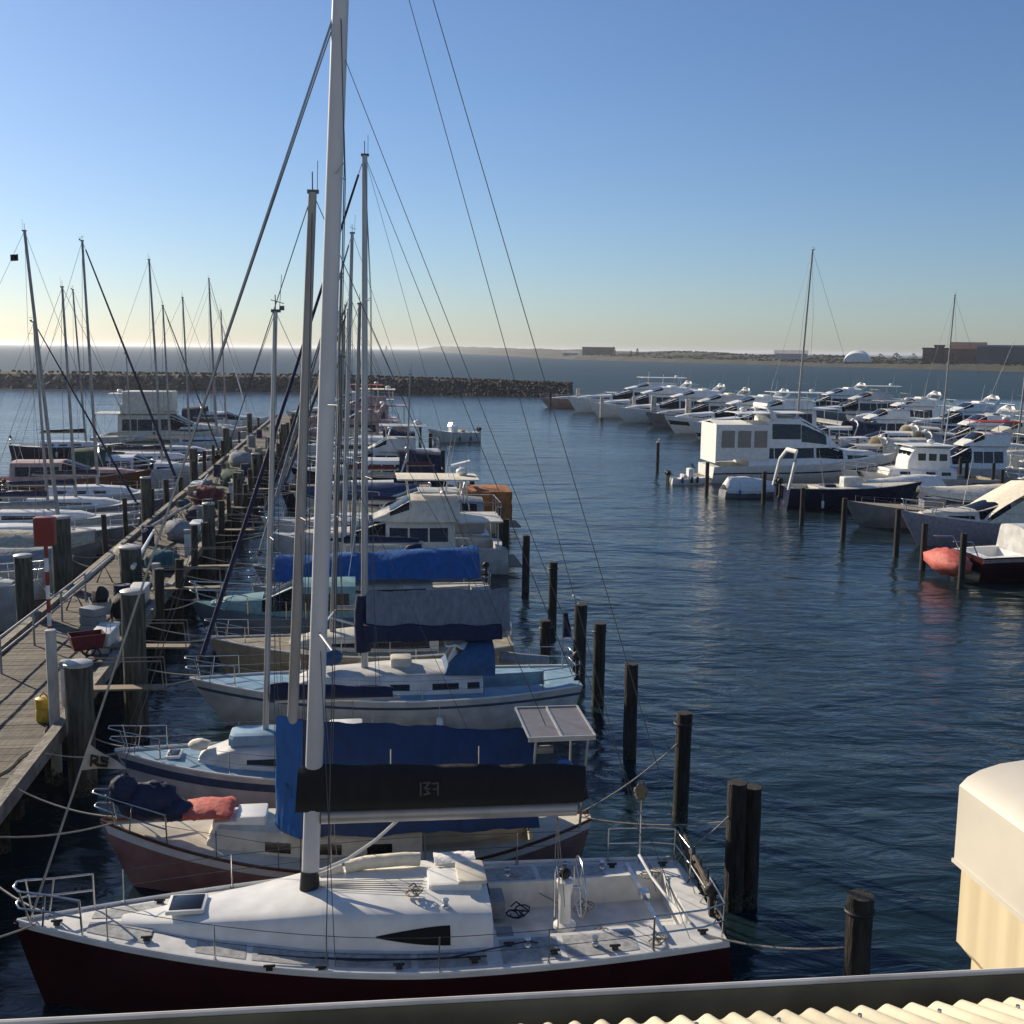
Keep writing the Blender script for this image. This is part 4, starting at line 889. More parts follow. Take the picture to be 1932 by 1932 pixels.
sail('sloop', 119., -20.5, 'R', 10.5, 3.4, WHITE, OFFW, 'white sloop nosing past the bow of the work ferry', 16.5, .4, ALUG, WHITEC, group=GLL, mx=.6, far=True)
sail('sloop', 130., -22.5, 'R', 11., 3.5, OFFW, OFFW, 'off-white sloop beyond the white work ferry', 18.2, .3, ALUG, NAVYC, group=GLL, mx=.62, far=True, furl=(WHITEC, .07))
sail('sloop', 139., -22.0, 'R', 10.5, 3.4, BLUEGREY, OFFW, 'blue-grey sloop left of the jetty almost at its far end', 15., .3, ALUG, BLUEC, group=GLL, mx=.62, far=True)
motor('cabin_cruiser', 147., -22., 'R', 11., 3.6, WHITE, 'white cruiser with navy canopy left of the jetty at its far end', 'cruiser', GLL, canopy=NAVYC)
sail('sloop', 78., -36., 'R', 10., 3.2, NAVY, OFFW, 'dark sloop half cut off by the left picture edge in the open water', 13., .3, ALUG, NAVYC, group=None, mx=.75, far=True, furl=(NAVYC, .12))

# ============================================================ right side of the fairway
rr, hh_ = motor('cabin_cruiser', 50.6, 29.6, 'R', 10.5, 3.4, MAROON, 'maroon hulled cabin cruiser with white deck at the right edge, red dinghy behind its stern', 'cruiser', GR, cab=OFFW, stripe=(.05, .16, PINKH), arch=False)
q = MB()
for y in (-.9, .9): q.tube([(.1, y, 1.1), (-.3, y, 1.9), (-1.3, y, 1.95)], .035, 6)
q.build('davit', STEEL, rr)
b = MB(); T = Matrix.Translation(rr.location) @ Matrix.Rotation(HR, 4, 'Z')
b.ball((-1.0, 0, .80), (.80, 1.55, .62), 18, 12, lambda d: 1+.14*wob(d.x*5, d.y*6, d.z*5)+(.12 if abs(d.y) > .8 else 0)); dn = b.build('covered_dinghy', CORAL, None, 60); dn.matrix_world = T
tag(dn, 'dinghy wrapped in a faded red cover, hung low behind the maroon cabin cruiser', 'dinghy')
rr, hh_ = motor('sedan_cruiser', 59.5, 42.6, 'L', 12., 3.9, mat('pale_mauve_gelcoat', (.40, .37, .40), .4), 'mauve white cruiser with steep cream canopy rising at the right picture edge', 'cruiser', GR, canopy=CREAMC, cab=CREAM)
b = MB(); b.slab(lambda a, c: (7.7-3.2*a, -1.45+2.9*c, 1.75+1.95*a**.8-.35*abs(c-.5)), 8, 8, .03)
b.slab(lambda a, c: (4.5-3.0*a, -1.45+2.9*c, 3.70-.1*a-.35*abs(c-.5)), 6, 8, .03)
for y in (-1.45, 1.45): b.slab(lambda a, c: (1.5+6.0*a, y, 1.5+(3.5-.175-1.5)*(1 if a < .5 else (1-a)/.5)*c+.02), 12, 4, .02)
b.build('canopy_top', CREAMC, rr, 40)
motor('fishing_boat', 66.5, 41.8, 'L', 11.4, 3.5, GREYH, 'weathered grey green open fishing boat pointing its bow into the fairway', 'open', GR, dm=TAN, cab=GREYH, fb=(1.0, 1.1, 1.7))
rr, hh_ = motor('navy_launch', 75.5, 29.8, 'R', 10.5, 3.4, NAVY, 'navy hulled launch with pale deck and a white arch at its stern', 'open', GR, dm=CREAM, cab=OFFW, fb=(1.5, 1.45, 1.8), rail=CREAM)
q = MB(); q.tube([(-.1, -1.45, 1.4), (.3, -1.4, 3.3), (.6, -.9, 4.0), (.6, .9, 4.0), (.3, 1.4, 3.3), (-.1, 1.45, 1.4)], .10, 8, sq=1.8); q.build('radar_arch', OFFW, rr, 50)
motor('tender', 81., 27.3, 'R', 4.6, 1.9, GREYH, 'small tender under a rumpled white cover behind the big flybridge cruiser', 'covered', None, canopy=WHITEC, cat='tender', fb=(.55, .5, .7))
motor('covered_launch', 70.5, 46.5, 'L', 9.5, 3.4, GREENH, 'dark green launch with a cream canvas foredeck cover, right of the grey fishing boat', 'covered', GR, canopy=CREAMC, fb=(1.1, 1.1, 1.7))
motor('trawler', 81.5, 49.2, 'L', 12.4, 4.0, OFFW, 'white trawler with square windowed wheelhouse pointing left', 'trawler', GR, cab=WHITE, dm=TAN)
motor('covered_launch', 78.2, 43.5, 'L', 6.5, 2.5, OFFW, 'short boat under a bright white cover in front of the wheelhouse trawler', 'covered', GR, canopy=WHITEC, fb=(.9, .9, 1.2))
rr, hh_ = motor('flybridge_cruiser', 91.5, 29.3, 'R', 17.0, 5.0, WHITE, 'big white flybridge cruiser with enclosed stern awning and dark wrap windscreen', 'yacht', GR, cab=WHITE, fb=(1.4, 1.5, 2.4), stripe=(.30, .36, NAVY))
b = MB()
def en(a, c):
    P = [(-2.05, 2.0), (-2.1, 4.9), (0, 5.15), (2.1, 4.9), (2.05, 2.0)]; k = c*4; i = min(3, int(k)); f = k-i
    return (.15+4.6*a, P[i][0]+(P[i+1][0]-P[i][0])*f, P[i][1]+(P[i+1][1]-P[i][1])*f)
b.slab(en, 4, 12, .03); b.slab(lambda a, c: (.15, -2.05+4.1*a, 1.7+3.25*c), 4, 4, .03); aw = b.build('stern_awning', WHITEC, rr, 40)
for x0, y0 in [(x_, y_) for x_ in (.6, 2.0, 3.4) for y_ in (2.08, -2.14)]:
    q = MB(); q.box(x0, x0+1.1, y0, y0+.06, 3.0, 4.4); q.build('clear_panel', mat('milky_clear_vinyl', (.20, .19, .18), .3), aw, 0)
H3 = House(Hull(17, 5, (1.4, 1.5, 2.4)), [(4.7, 2.55, 2.05), (7.6, 2.5, 2.0), (9.2, 1.7, 1.8), (11.2, .1, 1.4)], z0=3.0, taper=.86); uc = house_mesh(H3, WHITE, rr, 14, 'upper_cabin')
window(H3, uc, 5.0, 7.5, .10, .27, n=6, tear=0); window(H3, uc, 7.55, 9.9, .07, .93, GLASS, 'windscreen', both=False, n=8)
q = MB(); q.tube([(5.2, 1.9, 5.3), (4.6, 1.6, 6.4), (4.6, -1.6, 6.4), (5.2, -1.9, 5.3)], .12, 8, sq=2); q.build('radar_arch', WHITE, rr, 50)
motor('tender', 89.6, 25.7, 'R', 3.4, 1.7, WHITE, 'little white tender hanging at the stern platform of the big flybridge cruiser', 'open', None, cat='tender', fb=(.5, .45, .65), canopy=CREAM)
motor('covered_cruiser', 97.5, 50.5, 'L', 11., 3.6, CREAM, 'cream cruiser with tilted cream canvas top behind the big flybridge cruiser', 'cruiser', GR, canopy=CREAMC, cab=CREAM)
motor('covered_cruiser', 89.5, 57., 'L', 11., 3.6, OFFW, 'cruiser with a red canvas bimini behind the wheelhouse trawler', 'fly', GR, canopy=REDC)
motor('flybridge_cruiser', 76., 59.0, 'L', 12., 4.0, GREYH, 'grey cruiser at the right picture edge under a dull blue canopy', 'cruiser', GR, canopy=BLUEC, cab=OFFW)
motor('covered_launch', 68., 54.0, 'L', 8., 3.0, TAN, 'tan launch crowded with gear at the right picture edge', 'covered', GR, canopy=BEIGEC)
sail('sloop', 104., 50.3, 'L', 13., 3.9, WHITE, WHITE, 'white sloop with the tall mast that stands highest on the right', 20.4, .9, ALUG, GREYC, group=GR, mx=.66, far=True, yaw=.1)
motor('sports_cruiser', 104., 58.5, 'L', 12., 3.8, BLUEGREY, 'blue-grey cruiser right of the tallest mast on the right', 'cruiser', GR, canopy=GREYC, cab=OFFW)
motor('sports_cruiser', 112., 61.5, 'L', 13., 4.0, WHITE, 'white sports cruiser with cream hood in the middle of the right hand boats', 'cruiser', GR, canopy=CREAMC)
motor('flybridge_cruiser', 113., 72., 'L', 13.5, 4.2, WHITE, 'white flybridge cruiser with dark glass below the white dome on shore', 'fly', GR)
motor('flybridge_cruiser', 104., 70., 'L', 12.5, 4.1, CREAM, 'flybridge cruiser with beige hard top below the shore warehouses', 'fly', GR, canopy=BEIGEC, cab=CREAM)
rr, hh_ = sail('motor_sailor', 97., 69., 'L', 13., 4.2, WHITE, WHITE, 'white two masted motor sailor in front of the long grey shed', 16.5, .6, ALUG, GREENC, group=GR, mx=.62, far=True, mast2=13.5, cabin=OFFW, fb=(1.7, 1.6, 2.3))
motor('cabin_cruiser', 90., 66., 'L', 10., 3.4, OFFW, 'low off-white cruiser below the two masted motor sailor', 'cruiser', GR, canopy=TEALC)
motor('flybridge_cruiser', 99., 80.5, 'L', 13., 4.2, WHITE, 'white flybridge cruiser at the right picture edge below the long grey shed', 'fly', GR)
sail('sloop', 122., 74.5, 'L', 11.5, 3.7, BLUEGREY, OFFW, 'blue-grey sloop with slim mast below the shore warehouses', 17.5, .5, ALUG, NAVYC, group=GR, mx=.64, far=True)
motor('flybridge_cruiser', 124., 66., 'L', 13., 4.2, OFFW, 'off-white flybridge cruiser right behind the tallest mast on the right', 'fly', GR, canopy=GREYC)
motor('sports_cruiser', 120., 58.5, 'L', 13., 4.1, WHITE, 'long white sports cruiser left of the off-white flybridge cruiser in the right hand rows', 'cruiser', GR, canopy=NAVYC)
# far basin
rr, hh_ = motor('motor_yacht', 136.0, 60.5, 'L', 19.5, 5.4, WHITE, 'white motor yacht with dark hull windows and swept coachroof, nearest in the far basin', 'yacht', GF, fb=(1.5, 1.6, 2.3), stripe=(.55, .72, BLACKR))
strokes(rr, 'registration_letters', WHITE, (9.2, 2.64, 1.0), (-1, 0, 0), (0, 0, 1), [[(0, 0), (.25, .6), (.5, 0)], [(.7, .6), (1.1, .6), (1.1, 0), (.7, 0), (.7, .6)], [(1.4, .6), (1.8, .6), (1.6, .3), (1.6, 0)], [(2.1, 0), (2.1, .6)]], .11)
motor('motor_yacht', 146.0, 60.75, 'L', 20.0, 5.2, WHITE, 'white motor yacht with humped white roof beside the two thickest pale piles', 'yacht', GF, fb=(1.6, 1.65, 2.4), top=False, stripe=(.22, .42, BLACKR))
motor('motor_yacht', 157.0, 58.975, 'L', 18.0, 4.9, GREYH, 'pale grey motor yacht between the white yachts of the far basin', 'fly', GF, cab=OFFW, fb=(1.5, 1.6, 2.25))
motor('motor_yacht', 168.0, 59.2, 'L', 20.0, 5.2, WHITE, 'white sports yacht with long raked windscreen in the far basin', 'yacht', GF, top=False, fb=(1.6, 1.65, 2.4))
motor('motor_yacht', 181.0, 57.875, 'L', 20.0, 5.6, WHITE, 'off-white yacht with radar mast, last but one in the far basin', 'yacht', GF, fb=(1.6, 1.7, 2.5), mastm=True)
motor('motor_yacht', 196.0, 61.0, 'L', 24.0, 5.8, WHITE, 'largest white motor yacht with wide upper deck roof in the far basin', 'yacht', GF, top=True, fb=(1.8, 1.9, 2.8), mastm=True)
motor('motor_yacht', 212.0, 60.6, 'L', 26.0, 5.8, PINKH, 'long low pinkish yacht whose bow reaches furthest left, beside the end of the breakwater', 'cruiser', GF, fb=(1.4, 1.4, 2.0), cab=OFFW)
motor('motor_yacht', 150., 84., 'L', 16., 4.8, WHITE, 'white flybridge yacht to the right behind the humped white roof yacht', 'fly', GF)
motor('motor_yacht', 139., 86., 'L', 15., 4.7, OFFW, 'off-white flybridge yacht in front of the low green hills', 'fly', GF)
motor('motor_yacht', 165., 85., 'L', 17., 5.0, BLUEGREY, 'blue-grey yacht with flat top well behind the sports yacht', 'yacht', GF, cab=OFFW)
motor('motor_yacht', 182., 88., 'L', 17., 5.0, WHITE, 'white yacht far back between the mast and the breakwater gap', 'yacht', GF)

# ============================================================ piles
def pile(name, s, t, z, r_, m, label, cat='mooring pile', group=None, cap=None, base=-1.5, lean=0, band=None):
    x, y = XY(s, t); o = empty(name, (x, y, 0), random.uniform(0, 3), label, cat, group)
    b = MB(); n = 14; K = 10; rings = []
    for i in range(K+1):
        zz = base+(z-base)*i/K
        rings.append([Vector(((r_*(1+.05*wob(j*1.3, i*.5, s)))*math.cos(2*PI*j/n)+lean*zz, (r_*(1+.05*wob(j*1.3, i*.5, s)))*math.sin(2*PI*j/n), zz+(.02*wob(j, s) if i == K else 0))) for j in range(n)])
    b.loft(rings); b.build('shaft', m, o, 60)
    if cap:
        b = MB(); b.loft([[Vector((r_*k*math.cos(2*PI*j/n)+lean*z, r_*k*math.sin(2*PI*j/n), z+dz)) for j in range(n)] for dz, k in ((-.05, 1.04), (.01, 1.04), (.03, .96), (.045, .2))]); b.build('cap', cap, o, 40)
    if band:
        b = MB(); b.tube([((r_+.015)*math.cos(2*PI*j/12), (r_+.015)*math.sin(2*PI*j/12), band) for j in range(12)], .03, 6, closed=True); b.build('iron_band', BLACKR, o)
    return o
GP = 'timber piles along the sterns on the left of the fairway'
for s, t, z, rr_, lb in [
    (15.3, 7.6, 2.6, .20, 'dark pile standing alone between the gutter and the cream vent'),
    (19.9, 7.25, 2.6, .19, 'dark pile at the stern corner of the maroon sloop'),
    (20.0, 7.60, 2.45, .17, 'slightly shorter dark pile paired right beside the maroon sloop stern pile'),
    (24.1, 7.4, 2.6, .18, 'dark pile behind the stern of the salmon pink boat, right of its panel frame'),
    (28.2, 7.2, 2.6, .18, 'dark pile with pale worn top ring, next beyond the panel frame'),
    (32.7, 7.3, 2.6, .19, 'thick reddish black pile touching the stern of the cream yacht'),
    (35.2, 7.2, 2.6, .21, 'pile with a white gull on top, behind the stern of the cream yacht'),
    (42.6, 7.6, 2.6, .17, 'thin pile in open water beyond the gull pile'),
    (49.0, 7.5, 2.6, .17, 'thin dark pile right of the bright blue tarpaulin'),
    (53.8, 7.2, 2.6, .17, 'dark pile in front of the rust orange canvas boat'),
    (36.0, 6.2, 1.9, .18, 'short grey post tucked behind the cream yacht stern'),
    (59.5, 7.6, 2.4, .17, 'dark pile just past the two deck cruiser stern'),
    (72., 7.4, 2.5, .17, 'dark pile beyond the rust orange canvas boat'),
    (91.4, 7.0, 2.6, .18, 'greenish pile at the stern of the dark sports cruiser'),
    (110., 7.2, 2.6, .18, 'dark pile at the edge of the fairway before the pinkish houseboat'),
    (128., 7.2, 2.6, .18, 'farthest dark pile on the left of the fairway')]:
    pile('mooring_pile', s, t, z, rr_, PILE, lb, group=GP, band=z-.25 if random.random() < .6 else None, lean=random.uniform(-.012, .012))
GPR = 'timber piles on the right of the fairway'
for i, (a, c, z, lb) in enumerate([((1240, 890), None, 2.7, 'lone dark pile with pale top left of the big flybridge cruiser'), ((1333, 930), None, 2.4, 'reddish pile in front of the big flybridge cruiser stern'),
    ((1440, 952), None, 2.4, 'dark pile in front of the small white covered tender'), ((1512, 992), None, 2.4, 'dark pile at the stern of the navy launch'),
    ((1590, 1020), None, 2.5, 'dark pile left of the grey fishing boat bow'), ((1690, 1050), None, 2.6, 'dark pile between grey fishing boat and mauve cruiser'),
    ((1740, 1075), None, 2.4, 'dark pile left of the red covered dinghy'), ((1812, 1110), None, 2.6, 'dark pile right of the red covered dinghy, nearest on the right')]):
    p = G(a[0], a[1], 0); s = p.x*st_+p.y*ct; t = p.x*ct-p.y*st_
    pile('mooring_pile', s, t, z, .15, PILE, lb, group=GPR, cap=LED if i in (0,) else None)
for a, z, rr_, lb in [((1038, 770), 3.0, .22, 'leftmost dark slim post of the far basin'), ((1090, 775), 4.0, .34, 'pale pile at the bow of the largest white yacht'), ((1135, 792), 3.6, .30, 'tan pile second in the far basin row'), ((1195, 794), 3.8, .30, 'slim pale pile in the middle of the far basin row'),
    ((1232, 799), 4.2, .42, 'thick pale pile left of the humped roof yacht'), ((1297, 813), 4.4, .42, 'thick pale pile nearest in the far basin row')]:
    p = G(a[0], a[1], 0); s = p.x*st_+p.y*ct; t = p.x*ct-p.y*st_
    pile('berth_pile', s, t, z, rr_, PALEP if rr_ > .25 else PILE, lb, group='pale piles of the far basin')
GJ = 'piles standing along the jetty'
for s, t, z, rr_, m_, cp_, lb in [
    (27.3, -6.65, 3.25, .33, PILEG, LED, 'thick grey green pile with white cap beside the jetty corner and the flag'),
    (31.0, -6.05, 4.2, .32, PILEG, LED, 'tallest grey green pile with white cap in front of the jetty boats'),
    (27.9, -7.4, 3.9, .13, PALEP, LED, 'slender pale post standing right behind the thick grey green pile'),
    (44.3, -11.2, 4.3, .36, PILEG, LED, 'grey green pile right of the red box'),
    (45.5, -8.9, 2.9, .42, PILEG, LED, 'squat grey green pile with pale cap on the jetty'),
    (40., -11.4, 3.6, .3, PILEG, LED, 'grey green pile on the far left of the jetty before the red box'),
    (53., -6.8, 3.6, .28, PILEG, LED, 'grey green pile on the boat side of the jetty past the trolley'),
    (62., -11.2, 3.8, .28, PILEG, LED, 'grey green pile level with the long pale grey sloop bow'),
    (66., -6.8, 3.6, .28, PILEG, None, 'uncapped grey pile on the right edge of the jetty'),
    (78., -6.8, 3.6, .28, PILEG, LED, 'grey pile on the right jetty edge below the brown ketch'),
    (80., -11.2, 3.8, .28, PILEG, LED, 'grey pile at the jetty edge by the slanting dark furled sail'),
    (92., -6.8, 3.6, .28, PILEG, None, 'grey pile on the right jetty edge towards the middle'),
    (100., -11.2, 3.8, .28, PILEG, LED, 'grey pile at the left jetty edge by the dark hulled sloop'),
    (108., -6.8, 3.6, .28, PILEG, None, 'grey pile on the right jetty edge towards its far end'),
    (122., -11.2, 3.8, .28, PILEG, LED, 'grey pile at the left jetty edge by the white work ferry'),
    (126., -6.8, 3.6, .28, PILEG, None, 'last grey pile on the right jetty edge')]:
    pile('jetty_pile', s, t, z, rr_, m_, lb, 'pile', GJ, cp_)

clutter = []
for t_, gl, lst in ((-6.75, 'right', [(36.7, 'tan decked sloop'), (41, 'blue-grey teal decked motorboat'), (45, 'bright blue tarpaulin sloop'), (49.2, 'grey hulled sloop'), (54.5, 'two deck white cruiser'), (59, 'low grey white cabin cruiser'), (63.4, 'sloop with dark furled headsail'), (67, 'rust orange canvas boat'), (71.5, 'blue covered launch'), (75.6, 'navy hulled sloop'), (79.6, 'brown wooden ketch'), (84.5, 'dark hulled sports cruiser'), (91, 'dark red motor launch'), (96, 'sloop with green sail cover'), (101, 'sloop with white sail cover'), (106.5, 'white cruiser with navy canopy'), (112, 'off-white sloop with beige cover'), (118, 'dark green sloop'), (125, 'pale pink cruiser'), (132, 'sloop with royal blue sail cover')]),
        (-11.15, 'left', [(49.5, 'pale grey covered launch'), (54, 'brown covered launch'), (60.5, 'long pale grey sloop'), (66, 'off-white sloop at the picture edge'), (71.5, 'blue-grey sloop with short mast'), (77, 'sloop with slanting dark furled headsail'), (83, 'brown wooden cruiser'), (88.5, 'white cabin launch with green canopy'), (95, 'white bare masted sloop'), (101, 'sloop with green furled sail'), (108, 'dark red ketch'), (119, 'work ferry'), (130, 'off-white sloop beyond the work ferry')])):
    for s_, lb in lst:
        clutter.append((s_+random.uniform(-1.3, 1.3), t_+(1.1+random.random()*.7)*(-1 if t_ > -9 else 1), lb, gl))
        pile('jetty_post', s_+2.2+random.uniform(-.3, .3), t_, random.uniform(2.5, 3.5), random.uniform(.11, .17), PILE, 'thin dark post on the %s jetty edge by the %s' % (gl, lb), 'post', 'thin dark posts along the %s edge of the jetty' % gl, None, lean=random.uniform(-.03, .03))
# ============================================================ jetty
def st_box(b, s0, s1, t0, t1, z0, z1):
    v = []
    for z in (z0, z1):
        for s in (s0, s1):
            for t in (t0, t1): x, y = XY(s, t); v.append((x, y, z))
    b.add(v, [(0, 1, 3, 2), (4, 6, 7, 5), (0, 4, 5, 1), (2, 3, 7, 6), (0, 2, 6, 4), (1, 5, 7, 3)])
jt = empty('jetty', (*XY(80, -9), 0), 0, 'long weathered timber jetty running away on the left between the moored boats', 'jetty')
b = MB(); s = 14.
while s < 160:
    wd = .21 if s < 70 else .45; j = random.uniform(-.05, .05)
    st_box(b, s, s+wd-.012, -10.75+j, -7.36+j*.7, 1.42+random.uniform(0, .012), 1.50+random.uniform(-.006, .006)); s += wd
dkk = b.build('decking', PLANK, None, 0); dkk.parent = jt; dkk.matrix_parent_inverse = Matrix.Translation(-jt.location)
b = MB()
for t in (-10.6, -9.0, -7.45): st_box(b, 14, 160, t-.12, t+.12, 1.05, 1.41)
for k in range(36): st_box(b, 16+4*k, 16.3+4*k, -10.9, -7.15, .75, 1.05)
for k in range(36):
    for t in (-10.4, -7.6):
        x, y = XY(16.15+4*k, t); b.tube([(x, y, -1), (x, y, .8)], .17, 8)
o = b.build('bearers', PILE, None, 0); o.parent = jt; o.matrix_parent_inverse = Matrix.Translation(-jt.location)
b = MB()
for t in (-7.22, -10.9):
    for k in range(18): st_box(b, 14+8*k+.03, 22+8*k-.03, t-.13, t+.13, 1.30, 1.66+random.uniform(-.01, .01))
o = b.build('edge_timber', mat('bleached_edge_timber', (.26, .235, .19), .85, var=.22, scale=3, bump=.8, bscale=10), None, 0); o.parent = jt; o.matrix_parent_inverse = Matrix.Translation(-jt.location)
def place(o, s, t, z=0, rz=0): x, y = XY(s, t); o.matrix_world = Matrix.Translation((x, y, z)) @ Matrix.Rotation(-TH+rz, 4, 'Z'); return o
# hose lying on the jetty edge
b = MB(); pts = []
for i in range(46):
    s = 17+i*.24; x, y = XY(s, -7.62-.22*math.sin(i*.27)-.07*math.sin(i*.9)); pts.append((x, y, 1.53))
b.tube(pts, .02, 6); tag(b.build('hose', mat('dark_hose', (.05, .05, .02), .6)), 'dark water hose winding along the right edge of the jetty planks', 'hose')
def group_thing(name, s, t, z, rz, label, cat, group=None):
    x, y = XY(s, t); return empty(name, (x, y, z), -TH+rz, label, cat, group)
# red hose box on a striped post
o = group_thing('fire_hose_post', 36.5, -9.7, 1.5, 0, 'tall red and white banded post carrying a red fire hose box on the jetty', 'fire post')
box_part(o, 'hose_box', -.31, .31, -.2, .2, 3.05, 3.95, REDP, .05); 
q = MB(); q.box(-.24, .24, -.205, -.202, 3.15, 3.8); q.build('box_door', mat('dark_red_panel', (.26, .012, .01), .4), o, 0)
for k in range(7): q = MB(); q.tube([(0, 0, .44*k), (0, 0, .44*k+.44)], .065, 10); q.build('post_band', [REDP, WHITE][k % 2], o)
# trolley
o = group_thing('dock_trolley', 34.0, -8.0, 1.5, .4, 'small dock trolley with a burgundy tub on the jetty past the thick pile', 'trolley')
b = MB(); b.loft([[Vector((x*k, y*k, z)) for x, y in ((-.5, -.32), (.5, -.32), (.5, .32), (-.5, .32))] for z, k in ((.35, .8), (.8, 1.), (.8, .95), (.38, .76))]); b.build('tub', MARC, o, 0)
for y in (-.36, .36): q = MB(); q.tube([(.1+.2*math.cos(k*PI/6), y, .22+.2*math.sin(k*PI/6)) for k in range(12)], .03, 6, closed=True); q.tube([(.1, y-.03, .22), (.1, y+.03, .22)], .05, 8); q.build('wheel', BLACKR, o)
q = MB(); q.tube([(-.5, -.25, .75), (-1.0, -.25, .95), (-1.0, .25, .95), (-.5, .25, .75)], .02, 6); q.build('handle', STEEL, o)
o = group_thing('dock_trolley', 38.6, -8.6, 1.5, 1.9, 'second dock trolley, loaded with a dark bundle, farther down the jetty', 'trolley')
b = MB(); b.loft([[Vector((x*k, y*k, z)) for x, y in ((-.5, -.32), (.5, -.32), (.5, .32), (-.5, .32))] for z, k in ((.35, .8), (.8, 1.), (.8, .95), (.38, .76))]); b.build('tub', GREYC, o, 0)
b = MB(); b.ball((0, 0, .95), (.45, .3, .3), 10, 7, lambda d: 1+.2*wob(d.x*4, d.y*4)); b.build('bundle', BLACKC, o)
for y in (-.36, .36): q = MB(); q.tube([(.1+.2*math.cos(k*PI/6), y, .22+.2*math.sin(k*PI/6)) for k in range(12)], .03, 6, closed=True); q.build('wheel', BLACKR, o)
# bench, white dock box, power posts
for s, t, lb in ((35.3, -7.75, 'long white dock box beside the burgundy trolley'), (41.5, -7.9, 'white dock box on the jetty level with the teal decked boat'), (57., -7.9, 'white dock box on the jetty level with the two deck cruiser'), (74., -10.2, 'white dock box on the left half of the jetty')):
    o = group_thing('dock_box', s, t, 1.5, 0, lb, 'storage box', 'dock boxes on the jetty'); box_part(o, 'box', -.28, .28, -.75, .75, 0, .55, OFFW, .04); box_part(o, 'lid', -.31, .31, -.78, .78, .553, .64, WHITE, .03)
for s, t, lb in ((29.6, -7.5, 'short power post at the jetty edge beside the thick capped pile'), (43., -7.5, 'power post on the jetty before the squat pile'), (51., -7.5, 'power post on the jetty past the squat pile'), (59.5, -7.5, 'power post level with the long grey sloop'), (69., -7.5, 'power post further along the right jetty edge'), (88., -7.5, 'power post halfway down the jetty'), (104., -7.5, 'farthest power post on the jetty')):
    o = group_thing('power_post', s, t, 1.5, 0, lb, 'power post', 'power posts on the jetty'); box_part(o, 'column', -.13, .13, -.13, .13, 0, 1.0, OFFW, .03); box_part(o, 'lamp_head', -.16, .16, -.16, .16, 1.003, 1.2, GREYC, .04)
o = group_thing('cleat_buoy', 28.3, -7.75, 1.5, .3, 'yellow plastic drum hanging at the corner of the jetty beside the thick pile', 'drum')
q = MB(); q.loft([[Vector((.2*k*math.cos(j*PI/6), .2*k*math.sin(j*PI/6), z)) for j in range(12)] for z, k in ((0, .85), (.05, 1), (.3, 1), (.34, .9), (.36, 1), (.6, 1), (.64, .5))]); q.build('drum_body', YELLOW, o); q = MB(); q.tube([(-.1, 0, .62), (0, 0, .74), (.1, 0, .62)], .015, 5); q.build('handle', BLACKR, o)
# handrail on the left half of the jetty
o = group_thing('handrail', 36, -9.4, 1.5, 0, 'dull metal handrail slanting along the jetty left of the red box post', 'handrail')
q = MB(); q.tube([(-.8, -9.5, 1.05), (-.45, 6., 1.05)], .035, 8); q.tube([(-.8, -9.5, .6), (-.45, 6., .6)], .03, 8); q.build('rail', ALUG, o)
for k in range(6): q = MB(); y = -9.5+3.1*k; q.tube([(-.8+.0226*(y+9.5), y, 0), (-.8+.0226*(y+9.5), y, 1.05)], .035, 6); q.build('rail_post', ALUG, o)
HEAPM = [GREYC, NAVYC, GREENC, BEIGEC, BROWNH, MARC]
def heap(s, t, sx, sy, sz, m, lb, cat, nm):
    o = group_thing(nm, s, t, 1.5, random.uniform(0, 3), lb, cat); q = MB(); q.ball((0, 0, sz*.42), (sx, sy, sz*.6), 14, 9, lambda d: 1+.2*wob(d.x*4, d.y*5, d.z*3)); q.build('cloth', m, o, 60)
    q = MB(); q.tube([(sx*1.02*math.cos(k*.5), sy*1.02*math.sin(k*.5), sz*.35+.04*math.sin(k)) for k in range(13)], .02, 5); q.build('lashing', ROPE, o)
for a_ in [(39.5, -8.0, .8, .5, .8, BLACKC, 'dark covered heap on the jetty beyond the two trolleys', 'covered gear', 'covered_heap'),
    (47.6, -8.0, .7, .6, .9, TEALC, 'teal cloth bundle on the jetty beyond the squat pile', 'covered gear', 'covered_heap'),
    (50.2, -9.9, 1.0, .5, .7, BEIGEC, 'beige covered heap on the left side of the jetty', 'covered gear', 'covered_heap'),
    (55.5, -8.6, .9, .6, 1.0, GREYC, 'grey covered heap by the power post on the jetty', 'covered gear', 'covered_heap'),
    (61., -8.2, .8, .6, .9, NAVYC, 'navy covered heap level with the long grey sloop', 'covered gear', 'covered_heap'),
    (68., -8.8, 1.1, .7, 1.1, MARC, 'burgundy covered heap past the middle of the jetty', 'covered gear', 'covered_heap'),
    (77., -8.3, 1.1, .7, 1.1, GREENC, 'green covered heap by the brown ketch bow', 'covered gear', 'covered_heap'),
    (90., -9., 1.2, .8, 1.2, GREYC, 'large grey covered heap halfway down the jetty', 'covered gear', 'covered_heap')]: heap(*a_)
